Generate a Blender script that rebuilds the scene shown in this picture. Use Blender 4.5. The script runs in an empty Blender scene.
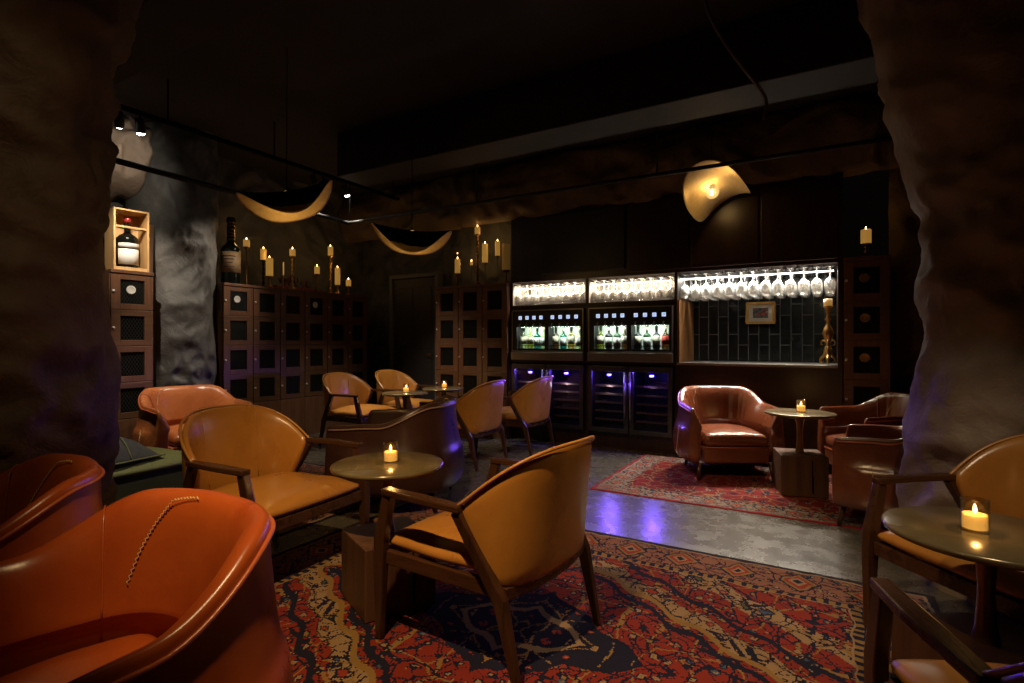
import bpy, bmesh, math, random
from mathutils import Vector, Matrix, Euler, noise as NZ
random.seed(7); NZ.seed_set(23)
PI = math.pi
sc = bpy.context.scene
COL = sc.collection
# ------------------------------------------------------------------ camera
FPX = 534.0
cd = bpy.data.cameras.new('camera'); cam = bpy.data.objects.new('camera', cd); COL.objects.link(cam)
cd.sensor_width = 36; cd.lens = FPX / 1024 * 36; cd.clip_start = .05
cam.location = (0, 0, 1.2); cam.rotation_euler = (PI / 2, 0, math.radians(30.4))
sc.camera = cam
sc.view_settings.view_transform = 'Standard'; sc.view_settings.look = 'None'
sc.view_settings.exposure = 0; sc.view_settings.gamma = 1; sc.view_settings.use_curve_mapping = False
try:
    sc.cycles.use_denoising = True
    sc.cycles.sample_clamp_indirect = 3
    sc.cycles.caustics_reflective = False; sc.cycles.caustics_refractive = False
    sc.cycles.max_bounces = 6; sc.cycles.transparent_max_bounces = 24
except Exception:
    pass
wd = bpy.data.worlds.new('world'); sc.world = wd; wd.use_nodes = True
wd.node_tree.nodes['Background'].inputs[0].default_value = (.30, .22, .17, 1)
wd.node_tree.nodes['Background'].inputs[1].default_value = .004

# ------------------------------------------------------------------ node helper
class X:
    """a socket with arithmetic"""
    def __init__(s, nt, so): s.nt = nt; s.so = so
    def _m(s, op, b=None, c=None, clamp=False):
        n = s.nt.nodes.new('ShaderNodeMath'); n.operation = op; n.use_clamp = clamp
        for i, v in enumerate((s, b, c)):
            if v is None: continue
            if isinstance(v, X): s.nt.links.new(v.so, n.inputs[i])
            else: n.inputs[i].default_value = v
        return X(s.nt, n.outputs[0])
    def __add__(s, o): return s._m('ADD', o)
    def __sub__(s, o): return s._m('SUBTRACT', o)
    def __mul__(s, o): return s._m('MULTIPLY', o)
    def __truediv__(s, o): return s._m('DIVIDE', o)
    def abs(s): return s._m('ABSOLUTE')
    def floor(s): return s._m('FLOOR')
    def fract(s): return s._m('FRACT')
    def sin(s): return s._m('SINE')
    def min(s, o): return s._m('MINIMUM', o)
    def max(s, o): return s._m('MAXIMUM', o)
    def lt(s, o): return s._m('LESS_THAN', o)
    def gt(s, o): return s._m('GREATER_THAN', o)
    def near(s, o, w): return (s - o).abs().lt(w)

def sock(n, *names):
    for k in names:
        if k in n.inputs: return n.inputs[k]
def newmat(name):
    m = bpy.data.materials.new(name); m.use_nodes = True
    nt = m.node_tree; b = nt.nodes['Principled BSDF']
    return m, nt, b
def rgba(c): return (c[0], c[1], c[2], 1)
def mixc(nt, f, a, b):
    n = nt.nodes.new('ShaderNodeMix'); n.data_type = 'RGBA'
    def put(i, v):
        if isinstance(v, X): nt.links.new(v.so, n.inputs[i])
        elif hasattr(v, 'is_linked'): nt.links.new(v, n.inputs[i])
        elif isinstance(v, (int, float)): n.inputs[i].default_value = v
        else: n.inputs[i].default_value = rgba(v)
    put(0, f); put(6, a); put(7, b)
    return n.outputs[2]
def coords(nt, scale=(1, 1, 1), kind='Object'):
    tc = nt.nodes.new('ShaderNodeTexCoord'); mp = nt.nodes.new('ShaderNodeMapping')
    nt.links.new(tc.outputs[kind], mp.inputs[0]); mp.inputs['Scale'].default_value = scale
    return mp.outputs[0]
def tnoise(nt, vec, scale, detail=4, rough=.55, dist=0):
    n = nt.nodes.new('ShaderNodeTexNoise'); nt.links.new(vec, n.inputs['Vector'])
    n.inputs['Scale'].default_value = scale; n.inputs['Detail'].default_value = detail
    n.inputs['Roughness'].default_value = rough; n.inputs['Distortion'].default_value = dist
    return X(nt, n.outputs['Fac'])
def tvor(nt, vec, scale, feature='F1', metric='EUCLIDEAN'):
    n = nt.nodes.new('ShaderNodeTexVoronoi'); n.feature = feature
    if feature in ('F1', 'F2'): n.distance = metric
    nt.links.new(vec, n.inputs['Vector']); n.inputs['Scale'].default_value = scale
    return n
def ramp(nt, f, stops, const=False):
    n = nt.nodes.new('ShaderNodeValToRGB')
    if const: n.color_ramp.interpolation = 'CONSTANT'
    el = n.color_ramp.elements
    while len(el) < len(stops): el.new(.5)
    for e, (p, c) in zip(el, stops): e.position = p; e.color = rgba(c)
    nt.links.new(f.so if isinstance(f, X) else f, n.inputs[0])
    return n.outputs[0]
def bump(nt, b, h, strength=.3, dist=.01):
    n = nt.nodes.new('ShaderNodeBump'); n.inputs['Strength'].default_value = strength
    n.inputs['Distance'].default_value = dist
    nt.links.new(h.so if isinstance(h, X) else h, n.inputs['Height']); nt.links.new(n.outputs[0], b.inputs['Normal'])
def plain(name, c, rough=.5, metal=0, spec=.5):
    m, nt, b = newmat(name)
    b.inputs['Base Color'].default_value = rgba(c); b.inputs['Roughness'].default_value = rough
    b.inputs['Metallic'].default_value = metal; b.inputs['Specular IOR Level'].default_value = spec
    return m
def noisy(name, c1, c2, scale=8, rough=(.4, .6), metal=0, stretch=(1, 1, 1), bs=.15, bd=.004, bscale=None, detail=5, spec=.5, coat=0):
    m, nt, b = newmat(name)
    v = coords(nt, stretch); n = tnoise(nt, v, scale, detail, .6, .4)
    nt.links.new(ramp(nt, n, [(.3, c1), (.7, c2)]), b.inputs['Base Color'])
    r = n * (rough[1] - rough[0]) + rough[0]; nt.links.new(r.so, b.inputs['Roughness'])
    b.inputs['Metallic'].default_value = metal; b.inputs['Specular IOR Level'].default_value = spec
    if coat: b.inputs['Coat Weight'].default_value = coat; b.inputs['Coat Roughness'].default_value = .2
    if bs: bump(nt, b, tnoise(nt, v, bscale or scale * 3, 6), bs, bd)
    return m
def leather(name, c1, c2, rough=.36, wr=.35):
    m, nt, b = newmat(name)
    v = coords(nt)
    n = tnoise(nt, v, 5, 5, .6, .6)
    nt.links.new(ramp(nt, n, [(.25, c1), (.75, c2)]), b.inputs['Base Color'])
    nt.links.new((n * .18 + (rough - .09)).so, b.inputs['Roughness'])
    g = X(nt, tvor(nt, v, 220).outputs['Distance']) * .05
    w = tnoise(nt, v, 7, 3, .5, .8)
    bump(nt, b, g + w, wr, .012)
    b.inputs['Specular IOR Level'].default_value = .55
    return m
def wood(name, c1, c2, axis=0, rough=.42, scale=1.0, spec=.5):
    m, nt, b = newmat(name)
    st = [14, 14, 14]; st[axis] = 1.1
    v = coords(nt, tuple(x * scale for x in st))
    n = tnoise(nt, v, 1.6, 6, .65, .8)
    nt.links.new(ramp(nt, n, [(.3, c1), (.68, c2)]), b.inputs['Base Color'])
    nt.links.new((n * .2 + (rough - .1)).so, b.inputs['Roughness'])
    b.inputs['Specular IOR Level'].default_value = spec
    bump(nt, b, n, .15, .003)
    return m
def emit(name, c, s):
    m, nt, b = newmat(name)
    b.inputs['Base Color'].default_value = rgba(c); b.inputs['Emission Color'].default_value = rgba(c)
    b.inputs['Emission Strength'].default_value = s
    return m
def clear(name, tint=(1, 1, 1), gl=.12, rough=.03):
    """thin clear glass: mostly transparent, mirrored at grazing angles"""
    m = bpy.data.materials.new(name); m.use_nodes = True; nt = m.node_tree; nt.nodes.clear()
    o = nt.nodes.new('ShaderNodeOutputMaterial'); mx = nt.nodes.new('ShaderNodeMixShader')
    t = nt.nodes.new('ShaderNodeBsdfTransparent'); t.inputs[0].default_value = rgba(tint)
    g = nt.nodes.new('ShaderNodeBsdfGlossy'); g.inputs['Roughness'].default_value = rough
    lw = nt.nodes.new('ShaderNodeLayerWeight'); lw.inputs[0].default_value = .35
    f = X(nt, lw.outputs['Facing']); f = (f * f) * .75 + gl
    nt.links.new(f.so, mx.inputs[0]); nt.links.new(t.outputs[0], mx.inputs[1]); nt.links.new(g.outputs[0], mx.inputs[2])
    nt.links.new(mx.outputs[0], o.inputs[0])
    return m

# ------------------------------------------------------------------ materials
TAN = leather('tan_leather', (.34, .135, .024), (.44, .19, .036), .29, .15)
RED = leather('russet_leather', (.30, .050, .010), (.41, .085, .015), .30, .13)
RED2 = leather('cognac_leather', (.34, .095, .028), (.46, .15, .045), .27, .22)
RED3 = leather('shaded_cognac_leather', (.115, .030, .012), (.17, .047, .018), .22, .22); RED3.node_tree.nodes['Principled BSDF'].inputs['Specular IOR Level'].default_value = .9  # darker copy of the cognac leather, shade put into the colour
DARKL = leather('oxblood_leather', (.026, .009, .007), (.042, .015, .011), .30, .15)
SEAM = plain('pale_thread', (.72, .50, .22), .6)
PIPE_T = leather('tan_piping', (.38, .16, .032), (.46, .20, .045), .32)
PIPE_R = leather('russet_piping', (.34, .07, .02), (.46, .11, .03), .3)
WALNUT = wood('walnut_frame', (.026, .010, .005), (.062, .024, .011), 2, .30)
WALNUTX = wood('walnut_arm', (.028, .011, .005), (.070, .027, .012), 0, .28)
BLOCK = wood('oak_block', (.05, .02, .009), (.11, .048, .022), 2, .45, .6)
LOCK = wood('locker_wood', (.075, .030, .013), (.145, .062, .028), 2, .45)
LOCKR = wood('locker_rail_wood', (.068, .029, .012), (.13, .057, .025), 1, .45)
PANEL = wood('dark_wall_panel', (.020, .008, .005), (.038, .015, .009), 2, .34, .5)
CRATE = wood('pine_crate', (.48, .27, .10), (.66, .40, .17), 2, .55)
BOARD = wood('rough_board', (.16, .08, .035), (.24, .13, .06), 2, .6)
NICHEW = wood('niche_side_wood', (.20, .09, .03), (.32, .15, .055), 2, .4)
BRASS = noisy('aged_brass', (.42, .24, .07), (.62, .38, .12), 14, (.22, .42), 1, bs=.1)
BRASSD = noisy('dark_brass', (.16, .08, .03), (.30, .17, .06), 20, (.3, .5), 1, bs=.1)
STEMB = noisy('stem_bronze', (.14, .075, .025), (.24, .135, .05), 14, (.25, .4), .8, bs=.05)
GOLD = noisy('hammered_gold', (.66, .48, .22), (.80, .60, .30), 30, (.40, .5), .5, bs=.10, bd=.002, bscale=50)
BRONZE = noisy('bronze_table_top', (.13, .095, .045), (.20, .15, .075), 6, (.16, .28), .35, bs=.05, bd=.002)
STEEL = noisy('brushed_steel', (.30, .29, .28), (.42, .40, .38), 3, (.28, .4), 1, (1, 1, 60), .05, .001)
SATIN = noisy('satin_steel_sheet', (.55, .52, .48), (.66, .63, .58), 4, (.45, .6), 0, (1, 1, 40), .03, .001)
DSTEEL = noisy('dark_steel', (.08, .08, .085), (.13, .13, .14), 5, (.3, .45), 1, bs=.03, bd=.001)
BLACK = plain('black_paint', (.012, .011, .011), .5)
SOOT = plain('soot_black', (.003, .003, .003), .9, 0, .05)
BLACKM = plain('black_metal', (.02, .02, .02), .6, 0, .2)
WIRE = plain('blackened_wire', (.028, .026, .024), .55, 0, .3)
VOID = plain('dark_cavity', (.003, .003, .003), .9, 0, .05)
WHITEW = plain('pale_enamel', (.55, .52, .48), .4)
WAX = None
CEIL = noisy('ceiling_black', (.020, .015, .013), (.030, .023, .020), 3, (.7, .9), bs=.2)
BEAMM = noisy('beam_brown', (.012, .009, .007), (.019, .015, .012), 3, (.6, .8), bs=.1)
GREEN = noisy('green_velvet', (.075, .085, .022), (.15, .155, .05), 40, (.6, .85), bs=.3, bd=.003, stretch=(1, 9, 1))
GREEND = noisy('dark_green_side', (.02, .022, .01), (.035, .036, .016), 30, (.7, .9), bs=.2)
PLUM = noisy('dark_throw_fabric', (.018, .02, .018), (.05, .048, .05), 60, (.7, .95), bs=.4, bd=.003)
GLASSV = clear('votive_glass', (1, .95, .84), .16, .05)
GLASS = clear('clear_glass', (.97, .97, .97), .10)
STEM = clear('wine_glass', (.95, .95, .94), .30, .2)
def add_diffuse(m, c, f):
    nt = m.node_tree; o = [n for n in nt.nodes if n.type == 'OUTPUT_MATERIAL'][0]; src = o.inputs[0].links[0].from_socket
    e = nt.nodes.new('ShaderNodeBsdfDiffuse'); e.inputs[0].default_value = rgba(c)
    mx = nt.nodes.new('ShaderNodeMixShader'); mx.inputs[0].default_value = f
    nt.links.new(src, mx.inputs[1]); nt.links.new(e.outputs[0], mx.inputs[2]); nt.links.new(mx.outputs[0], o.inputs[0])
add_diffuse(STEM, (.9, .9, .88), .20)
PANE = clear('cooler_pane', (.72, .72, .78), .035, .02)
ROCKK = None

def wax_mat(name, c, e):
    m, nt, b = newmat(name)
    b.inputs['Base Color'].default_value = rgba(c); b.inputs['Roughness'].default_value = .5
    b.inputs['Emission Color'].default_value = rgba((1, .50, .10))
    v = coords(nt); sx = nt.nodes.new('ShaderNodeSeparateXYZ'); nt.links.new(v, sx.inputs[0])
    b.inputs['Emission Strength'].default_value = e  # glow put into the wax for candlelight shining through it
    return m
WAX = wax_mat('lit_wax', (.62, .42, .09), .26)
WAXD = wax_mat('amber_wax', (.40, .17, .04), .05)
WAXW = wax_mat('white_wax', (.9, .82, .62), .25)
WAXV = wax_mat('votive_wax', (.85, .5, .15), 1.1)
FLAME = emit('flame', (1, .62, .22), 18)
LEDW = emit('warm_led_strip', (1, .76, .50), 6)
LEDC = emit('white_led_strip', (1, .93, .82), 14)
LEDB = emit('blue_led', (.12, .06, 1), 30)
LENS = emit('spot_lens', (1, .93, .82), 25)
BACKLT = emit('cooler_light_panel', (.72, .86, .62), .9)
DISP = emit('display_glow', (.55, .68, 1), 1.0)
DISPM = plain('display_marks', (.02, .03, .08), .4)
FIL = emit('bulb_filament', (1, .72, .33), 60)
BULBG = clear('bulb_glass', (1, .85, .55), .10)
def glow_glass(m, c, s, f):
    nt = m.node_tree; o = [n for n in nt.nodes if n.type == 'OUTPUT_MATERIAL'][0]; src = o.inputs[0].links[0].from_socket
    e = nt.nodes.new('ShaderNodeEmission'); e.inputs[0].default_value = rgba(c); e.inputs[1].default_value = s
    mx = nt.nodes.new('ShaderNodeMixShader'); mx.inputs[0].default_value = f
    nt.links.new(src, mx.inputs[1]); nt.links.new(e.outputs[0], mx.inputs[2]); nt.links.new(mx.outputs[0], o.inputs[0])
glow_glass(BULBG, (1, .60, .22), 1.3, .5)

def rock_mat(name, c1, c2, rough=.55, sc_=2.2):
    m, nt, b = newmat(name)
    v = coords(nt)
    n = tnoise(nt, v, sc_, 7, .62, .5)
    nt.links.new(ramp(nt, n, [(.3, c1), (.7, c2)]), b.inputs['Base Color'])
    nt.links.new((n * .25 + (rough - .12)).so, b.inputs['Roughness'])
    b.inputs['Specular IOR Level'].default_value = .28
    bump(nt, b, tnoise(nt, v, 9, 8, .6, .8) + tnoise(nt, v, 60, 3) * .15, .5, .03)
    return m
ROCKG = rock_mat('grey_rock', (.065, .062, .058), (.125, .118, .110))
ROCKB = rock_mat('brown_rock', (.10, .064, .036), (.19, .122, .070), .7)
ROCKP = rock_mat('pale_brown_rock', (.16, .115, .085), (.28, .21, .16), .6)
ROCKW = rock_mat('warm_rock', (.10, .07, .04), (.18, .125, .07), .6)

def floor_mat():
    m, nt, b = newmat('polished_concrete')
    v = coords(nt)
    n = tnoise(nt, v, 1.7, 8, .65, .6); n2 = tnoise(nt, v, 7, 6, .6)
    nt.links.new(ramp(nt, n * .6 + n2 * .4, [(.30, (.048, .042, .032)), (.55, (.078, .067, .050)), (.75, (.115, .098, .072))]), b.inputs['Base Color'])
    nt.links.new((n2 * .26 + .14).so, b.inputs['Roughness'])
    bump(nt, b, n2 + tnoise(nt, v, 40, 4) * .2, .10, .006)
    b.inputs['Specular IOR Level'].default_value = .7
    return m
FLOORM = floor_mat()

def tile_mat():
    m, nt, b = newmat('glazed_black_tile')
    tc = nt.nodes.new('ShaderNodeTexCoord'); sp = nt.nodes.new('ShaderNodeSeparateXYZ'); nt.links.new(tc.outputs['Object'], sp.inputs[0])
    cb = nt.nodes.new('ShaderNodeCombineXYZ'); nt.links.new(sp.outputs[2], cb.inputs[0]); nt.links.new(sp.outputs[0], cb.inputs[1])
    br = nt.nodes.new('ShaderNodeTexBrick'); nt.links.new(cb.outputs[0], br.inputs['Vector'])
    br.inputs['Scale'].default_value = 1; br.inputs['Brick Width'].default_value = .32; br.inputs['Row Height'].default_value = .105
    br.inputs['Mortar Size'].default_value = .004; br.offset = .37; br.offset_frequency = 2
    br.inputs['Color1'].default_value = (.004, .005, .005, 1); br.inputs['Color2'].default_value = (.008, .009, .009, 1)
    br.inputs['Mortar'].default_value = (.09, .095, .095, 1)
    nt.links.new(br.outputs['Color'], b.inputs['Base Color'])
    n = tnoise(nt, tc.outputs['Object'], 6, 5)
    nt.links.new((n * .08 + .22).so, b.inputs['Roughness'])
    inv = X(nt, br.outputs['Fac']) * -1.0
    bump(nt, b, inv + n * .06, .3, .004)
    return m
TILE = tile_mat()

def rug_mat(name, hw, hh, pal, seed, kind):
    """woven carpet: stepped, mirrored motifs in thread colours; hw, hh half sizes in metres"""
    m, nt, b = newmat(name)
    tc = nt.nodes.new('ShaderNodeTexCoord'); sp = nt.nodes.new('ShaderNodeSeparateXYZ'); nt.links.new(tc.outputs['Object'], sp.inputs[0])
    x0 = X(nt, sp.outputs[0]); y0 = X(nt, sp.outputs[1])
    wob = (tnoise(nt, tc.outputs['Object'], 5.0, 4) - .5) * .09
    q = .007
    x = ((x0 + wob) / q).floor() * q; y = ((y0 - wob) / q).floor() * q
    ax = x.abs(); ay = y.abs()
    ex = ax * -1 + hw; ey = ay * -1 + hh
    d = ex.min(ey)
    pick = ex.lt(ey)
    along = y * pick + x * (pick * -1 + 1)
    def vec(a, b_, s=0.0):
        c = nt.nodes.new('ShaderNodeCombineXYZ'); nt.links.new(a.so, c.inputs[0]); nt.links.new(b_.so, c.inputs[1]); c.inputs[2].default_value = s
        return c.outputs[0]
    NAVY, CRM, GLD, BLU, GRN, BASE, RED_ = pal['navy'], pal['cream'], pal['gold'], pal['blue'], pal['green'], pal['base'], pal['red']
    def motifs(col, a, b_, s, scale, thr, stops, metric='MANHATTAN', cover=1.0):
        vo = tvor(nt, vec(a, b_, s), scale, 'F1', metric)
        dd = X(nt, vo.outputs['Distance'])
        sc3 = nt.nodes.new('ShaderNodeSeparateColor'); nt.links.new(vo.outputs['Color'], sc3.inputs[0])
        r = X(nt, sc3.outputs[0]); g = X(nt, sc3.outputs[1])
        on = g.lt(cover)
        mc = ramp(nt, r, stops, True)
        mc2 = ramp(nt, X(nt, sc3.outputs[2]), stops[::-1] if False else [(p, stops[(i + 2) % len(stops)][1]) for i, (p, _) in enumerate(stops)], True)
        col = mixc(nt, dd.lt(thr * 1.35) * on, col, NAVY)
        col = mixc(nt, dd.lt(thr) * on, col, mc)
        col = mixc(nt, dd.lt(thr * .5) * on, col, mc2)
        return col
    def lines(col, a, b_, s, scale, w, c):
        vo = tvor(nt, vec(a, b_, s), scale, 'DISTANCE_TO_EDGE')
        return mixc(nt, X(nt, vo.outputs['Distance']).lt(w), col, c)
    st = [(0, CRM), (.22, RED_), (.42, BLU), (.58, GLD), (.74, GRN), (.88, NAVY)]
    st2 = [(0, RED_), (.25, CRM), (.5, GLD), (.72, NAVY), (.88, BLU)]
    if kind == 'medallion':
        med = ax * .62 + ay * 1.0
        stp = ((med + ((ax * 26).sin() * .02)) / .035).floor() * .035
        zone = ramp(nt, stp / 2.0, [(0, NAVY), (.10, NAVY), (.17, BASE), (.30, BASE), (.37, CRM), (.42, BASE), (.54, CRM), (.61, BASE)], True)
        col = zone
        col = lines(col, ax, ay, seed, 7.5, .030, NAVY)
        col = lines(col, ax, ay, seed + 1, 5.0, .018, GLD)
        col = motifs(col, ax, ay, seed, 8.5, .27, st, 'MANHATTAN', .9)
        col = motifs(col, ax, ay, seed + 13, 13, .25, st2, 'MANHATTAN', .55)
        col = motifs(col, ax, ay, seed + 3, 19, .27, st2, 'EUCLIDEAN', .70)
        col = motifs(col, ax, ay, seed + 7, 36, .27, st, 'MANHATTAN', .55)
        col = lines(col, ax, ay, seed + 4, 12, .022, NAVY)
        for th, c in ((.19, CRM), (.32, NAVY), (.65, NAVY), (.74, GLD), (.93, NAVY)):
            col = mixc(nt, stp.near(th, .018), col, c)
    else:
        col = mixc(nt, 0.0, BASE, BASE)
        col = lines(col, ax, ay, seed, 9, .03, GLD)
        col = motifs(col, ax, ay, seed, 11, .24, [(0, CRM), (.3, GLD), (.6, NAVY), (.8, CRM)], 'EUCLIDEAN', .7)
        col = motifs(col, ax, ay, seed + 5, 26, .26, [(0, CRM), (.3, RED_), (.55, GLD), (.8, NAVY)], 'EUCLIDEAN', .55)
    bw = pal['border']
    u = ((along / (bw * .95)).fract() - .5).abs(); v = ((d - bw * .56) / bw).abs()
    rr = u + v
    bcol = mixc(nt, 0.0, pal['bbg'], pal['bbg'])
    bcol = motifs(bcol, along, d, seed + 11, 13, .30, st, 'MANHATTAN', .95)
    bcol = motifs(bcol, along, d, seed + 12, 24, .28, st2, 'EUCLIDEAN', .75)
    bcol = lines(bcol, along, d, seed + 15, 14, .03, NAVY)
    for th, c in ((.36, NAVY), (.31, GLD), (.24, RED_), (.15, CRM), (.08, NAVY)):
        bcol = mixc(nt, rr.lt(th), bcol, c)
    stripes = ramp(nt, d / (bw * 1.4), [(0, pal['edge']), (.05, NAVY), (.075, CRM), (.12, pal['edge']), (.16, GLD)], True)
    dash = (along / .05).fract().lt(.5)
    g2 = mixc(nt, dash, GLD, NAVY)
    col = mixc(nt, d.lt(bw * 1.16), col, CRM)
    col = mixc(nt, d.lt(bw * 1.13), col, g2)
    col = mixc(nt, d.lt(bw * 1.02), col, NAVY)
    col = mixc(nt, d.lt(bw * 1.0), col, bcol)
    col = mixc(nt, d.lt(bw * .16), col, stripes)
    # wear and yarn variation
    wear = tnoise(nt, tc.outputs['Object'], 2.2, 5)
    hs = nt.nodes.new('ShaderNodeHueSaturation'); nt.links.new(col, hs.inputs['Color'])
    nt.links.new((wear * .7 + .50).so, hs.inputs['Value']); hs.inputs['Saturation'].default_value = pal.get('sat', 1)
    nt.links.new(hs.outputs[0], b.inputs['Base Color'])
    b.inputs['Roughness'].default_value = .95; b.inputs['Specular IOR Level'].default_value = .1
    bump(nt, b, tnoise(nt, tc.outputs['Object'], 300, 2), .5, .004)
    return m

# ------------------------------------------------------------------ mesh builder
class MB:
    def __init__(s): s.v = []; s.f = []
    def add(s, vs, fs):
        o = len(s.v); s.v += [tuple(v) for v in vs]; s.f += [tuple(i + o for i in f) for f in fs]; return s
    def box(s, x0, x1, y0, y1, z0, z1, M=None):
        vs = [Vector((x, y, z)) for z in (z0, z1) for x, y in ((x0, y0), (x1, y0), (x1, y1), (x0, y1))]
        if M: vs = [M @ v for v in vs]
        return s.add(vs, [(3, 2, 1, 0), (4, 5, 6, 7), (0, 1, 5, 4), (1, 2, 6, 5), (2, 3, 7, 6), (3, 0, 4, 7)])
    def sweep(s, pts, secs, side=(0, 1, 0)):
        """rectangular bar along pts; secs (width along side, thickness)"""
        side = Vector(side).normalized(); P = [Vector(p) for p in pts]; n = len(P); vs = []
        for i, p in enumerate(P):
            t = (P[min(i + 1, n - 1)] - P[max(i - 1, 0)]).normalized()
            if 0 < i < n - 1:
                t = ((P[i] - P[i - 1]).normalized() + (P[i + 1] - P[i]).normalized()).normalized()
            sd = (side - t * side.dot(t)).normalized(); up = t.cross(sd)
            w, h = secs[i] if isinstance(secs, list) else secs
            for a, b in ((-1, -1), (1, -1), (1, 1), (-1, 1)): vs.append(p + sd * (a * w / 2) + up * (b * h / 2))
        fs = [(3, 2, 1, 0)]
        for i in range(n - 1):
            for k in range(4): fs.append((i * 4 + k, i * 4 + (k + 1) % 4, i * 4 + 4 + (k + 1) % 4, i * 4 + 4 + k))
        fs.append(tuple((n - 1) * 4 + k for k in range(4)))
        return s.add(vs, fs)
    def tube(s, pts, r, n=8, closed=False):
        P = [Vector(p) for p in pts]; m = len(P); vs = []; up = None
        for i, p in enumerate(P):
            a = P[(i - 1) % m] if closed or i > 0 else P[i]; b = P[(i + 1) % m] if closed or i < m - 1 else P[i]
            t = (b - a).normalized()
            if up is None: up = t.orthogonal().normalized()
            up = (up - t * up.dot(t)).normalized(); sd = t.cross(up)
            rr = r[i] if isinstance(r, (list, tuple)) else r
            for k in range(n):
                an = 2 * PI * k / n; vs.append(p + up * (math.cos(an) * rr) + sd * (math.sin(an) * rr))
        fs = []
        for i in range(m if closed else m - 1):
            j = (i + 1) % m
            for k in range(n): fs.append((i * n + k, i * n + (k + 1) % n, j * n + (k + 1) % n, j * n + k))
        if not closed: fs += [tuple(range(n))[::-1], tuple((m - 1) * n + k for k in range(n))]
        return s.add(vs, fs)
    def lathe(s, prof, n=24, c=(0, 0, 0), M=None):
        vs = []
        for r, z in prof:
            for k in range(n):
                a = 2 * PI * k / n; v = Vector((c[0] + r * math.cos(a), c[1] + r * math.sin(a), c[2] + z)); vs.append(M @ v if M else v)
        fs = []
        for i in range(len(prof) - 1):
            for k in range(n): fs.append((i * n + k, i * n + (k + 1) % n, (i + 1) * n + (k + 1) % n, (i + 1) * n + k))
        if prof[0][0] > 1e-4: fs.append(tuple(range(n))[::-1])
        if prof[-1][0] > 1e-4: fs.append(tuple((len(prof) - 1) * n + k for k in range(n)))
        return s.add(vs, fs)
    def grid(s, fn, nu, nv, wrapu=False, wrapv=False):
        vs = [fn(i, j) for i in range(nu) for j in range(nv)]
        fs = []
        for i in range(nu if wrapu else nu - 1):
            for j in range(nv if wrapv else nv - 1):
                i2, j2 = (i + 1) % nu, (j + 1) % nv
                fs.append((i * nv + j, i2 * nv + j, i2 * nv + j2, i * nv + j2))
        return s.add(vs, fs)
    def build(s, name, mat, parent=None, loc=None, rz=0, smooth=False, bevel=0, sub=0, seg=2, merge=False, solid=0):
        me = bpy.data.meshes.new(name); me.from_pydata(s.v, [], s.f)
        bm = bmesh.new(); bm.from_mesh(me)
        bmesh.ops.remove_doubles(bm, verts=bm.verts, dist=1e-5)
        bmesh.ops.recalc_face_normals(bm, faces=bm.faces)
        for f in bm.faces: f.smooth = smooth
        bm.to_mesh(me); bm.free()
        me.materials.append(mat)
        o = bpy.data.objects.new(name, me); COL.objects.link(o)
        if parent: o.parent = parent
        if loc is not None: o.location = loc; o.rotation_euler = (0, 0, rz)
        if solid: mo = o.modifiers.new('solid', 'SOLIDIFY'); mo.thickness = solid; mo.offset = 0
        if bevel:
            mo = o.modifiers.new('bevel', 'BEVEL'); mo.width = bevel; mo.segments = seg; mo.limit_method = 'ANGLE'; mo.angle_limit = math.radians(35)
        if sub: mo = o.modifiers.new('sub', 'SUBSURF'); mo.levels = sub; mo.render_levels = sub
        return o

def tag(o, label, cat, group=None, kind=None):
    o['label'] = label; o['category'] = cat
    if group: o['group'] = group
    if kind: o['kind'] = kind
    return o
def thing(name, label, cat, loc=(0, 0, 0), rz=0, group=None):
    o = bpy.data.objects.new(name, None); COL.objects.link(o); o.empty_display_size = .1
    o.location = loc; o.rotation_euler = (0, 0, rz)
    return tag(o, label, cat, group)
def struct(o):
    o['kind'] = 'structure'; return o
def dup(root, loc, rz, label, group=None):
    def rec(o, par):
        c = o.copy(); COL.objects.link(c)
        if par: c.parent = par
        for ch in kids.get(o.name, []): rec(ch, c)
        return c
    kids = {}
    for o in COL.objects:
        if o.parent: kids.setdefault(o.parent.name, []).append(o)
    r = rec(root, None); r.location = loc; r.rotation_euler = (0, 0, rz); r['label'] = label
    if group: r['group'] = group
    return r
def lamp(kind, loc, power, color, target=None, size=.05, angle=60, blend=.6, sx=None, sy=None):
    l = bpy.data.lights.new(kind.lower() + '_lamp', kind); o = bpy.data.objects.new(kind.lower() + '_lamp', l); COL.objects.link(o)
    o.location = loc; l.energy = power; l.color = color
    if kind == 'AREA':
        l.shape = 'RECTANGLE'; l.size = sx; l.size_y = sy
    else: l.shadow_soft_size = size
    if kind == 'SPOT': l.spot_size = math.radians(angle); l.spot_blend = blend
    if target is not None:
        o.rotation_euler = (Vector(target) - Vector(loc)).to_track_quat('-Z', 'Y').to_euler()
    return o

# pixel helpers: only used to derive real positions on known planes
YA = math.radians(30.4); SA, CA = math.sin(YA), math.cos(YA)
def onY(px, Y):
    t = (px - 512) / FPX; zc = Y / (t * SA + CA); return (t * CA - SA) * zc, zc
def onX(px, Xw):
    t = (px - 512) / FPX; zc = Xw / (t * CA - SA); return (t * SA + CA) * zc, zc
def zat(py, zc): return 1.2 - (py - 342) * zc / FPX
def smooth01(t): t = max(0, min(1, t)); return t * t * (3 - 2 * t)

# ================================================================== SETTING
CZ = 3.4
def rockd(p, amp=1.0, s=1.0):
    p = Vector(p) * s
    w = NZ.noise_vector(p * 1.1) * .35
    q = p + w
    a = NZ.noise(q * 1.1) * .10
    r1 = abs(NZ.noise(q * 2.3 + Vector((3, 7, 1)))); r2 = abs(NZ.noise(q * 5.1 + Vector((9, 2, 5)))); r3 = abs(NZ.noise(q * 11 + Vector((1, 4, 8))))
    return amp * (a + .13 * (.35 - r1) + .075 * (.3 - r2) + .028 * (.3 - r3))

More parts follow.
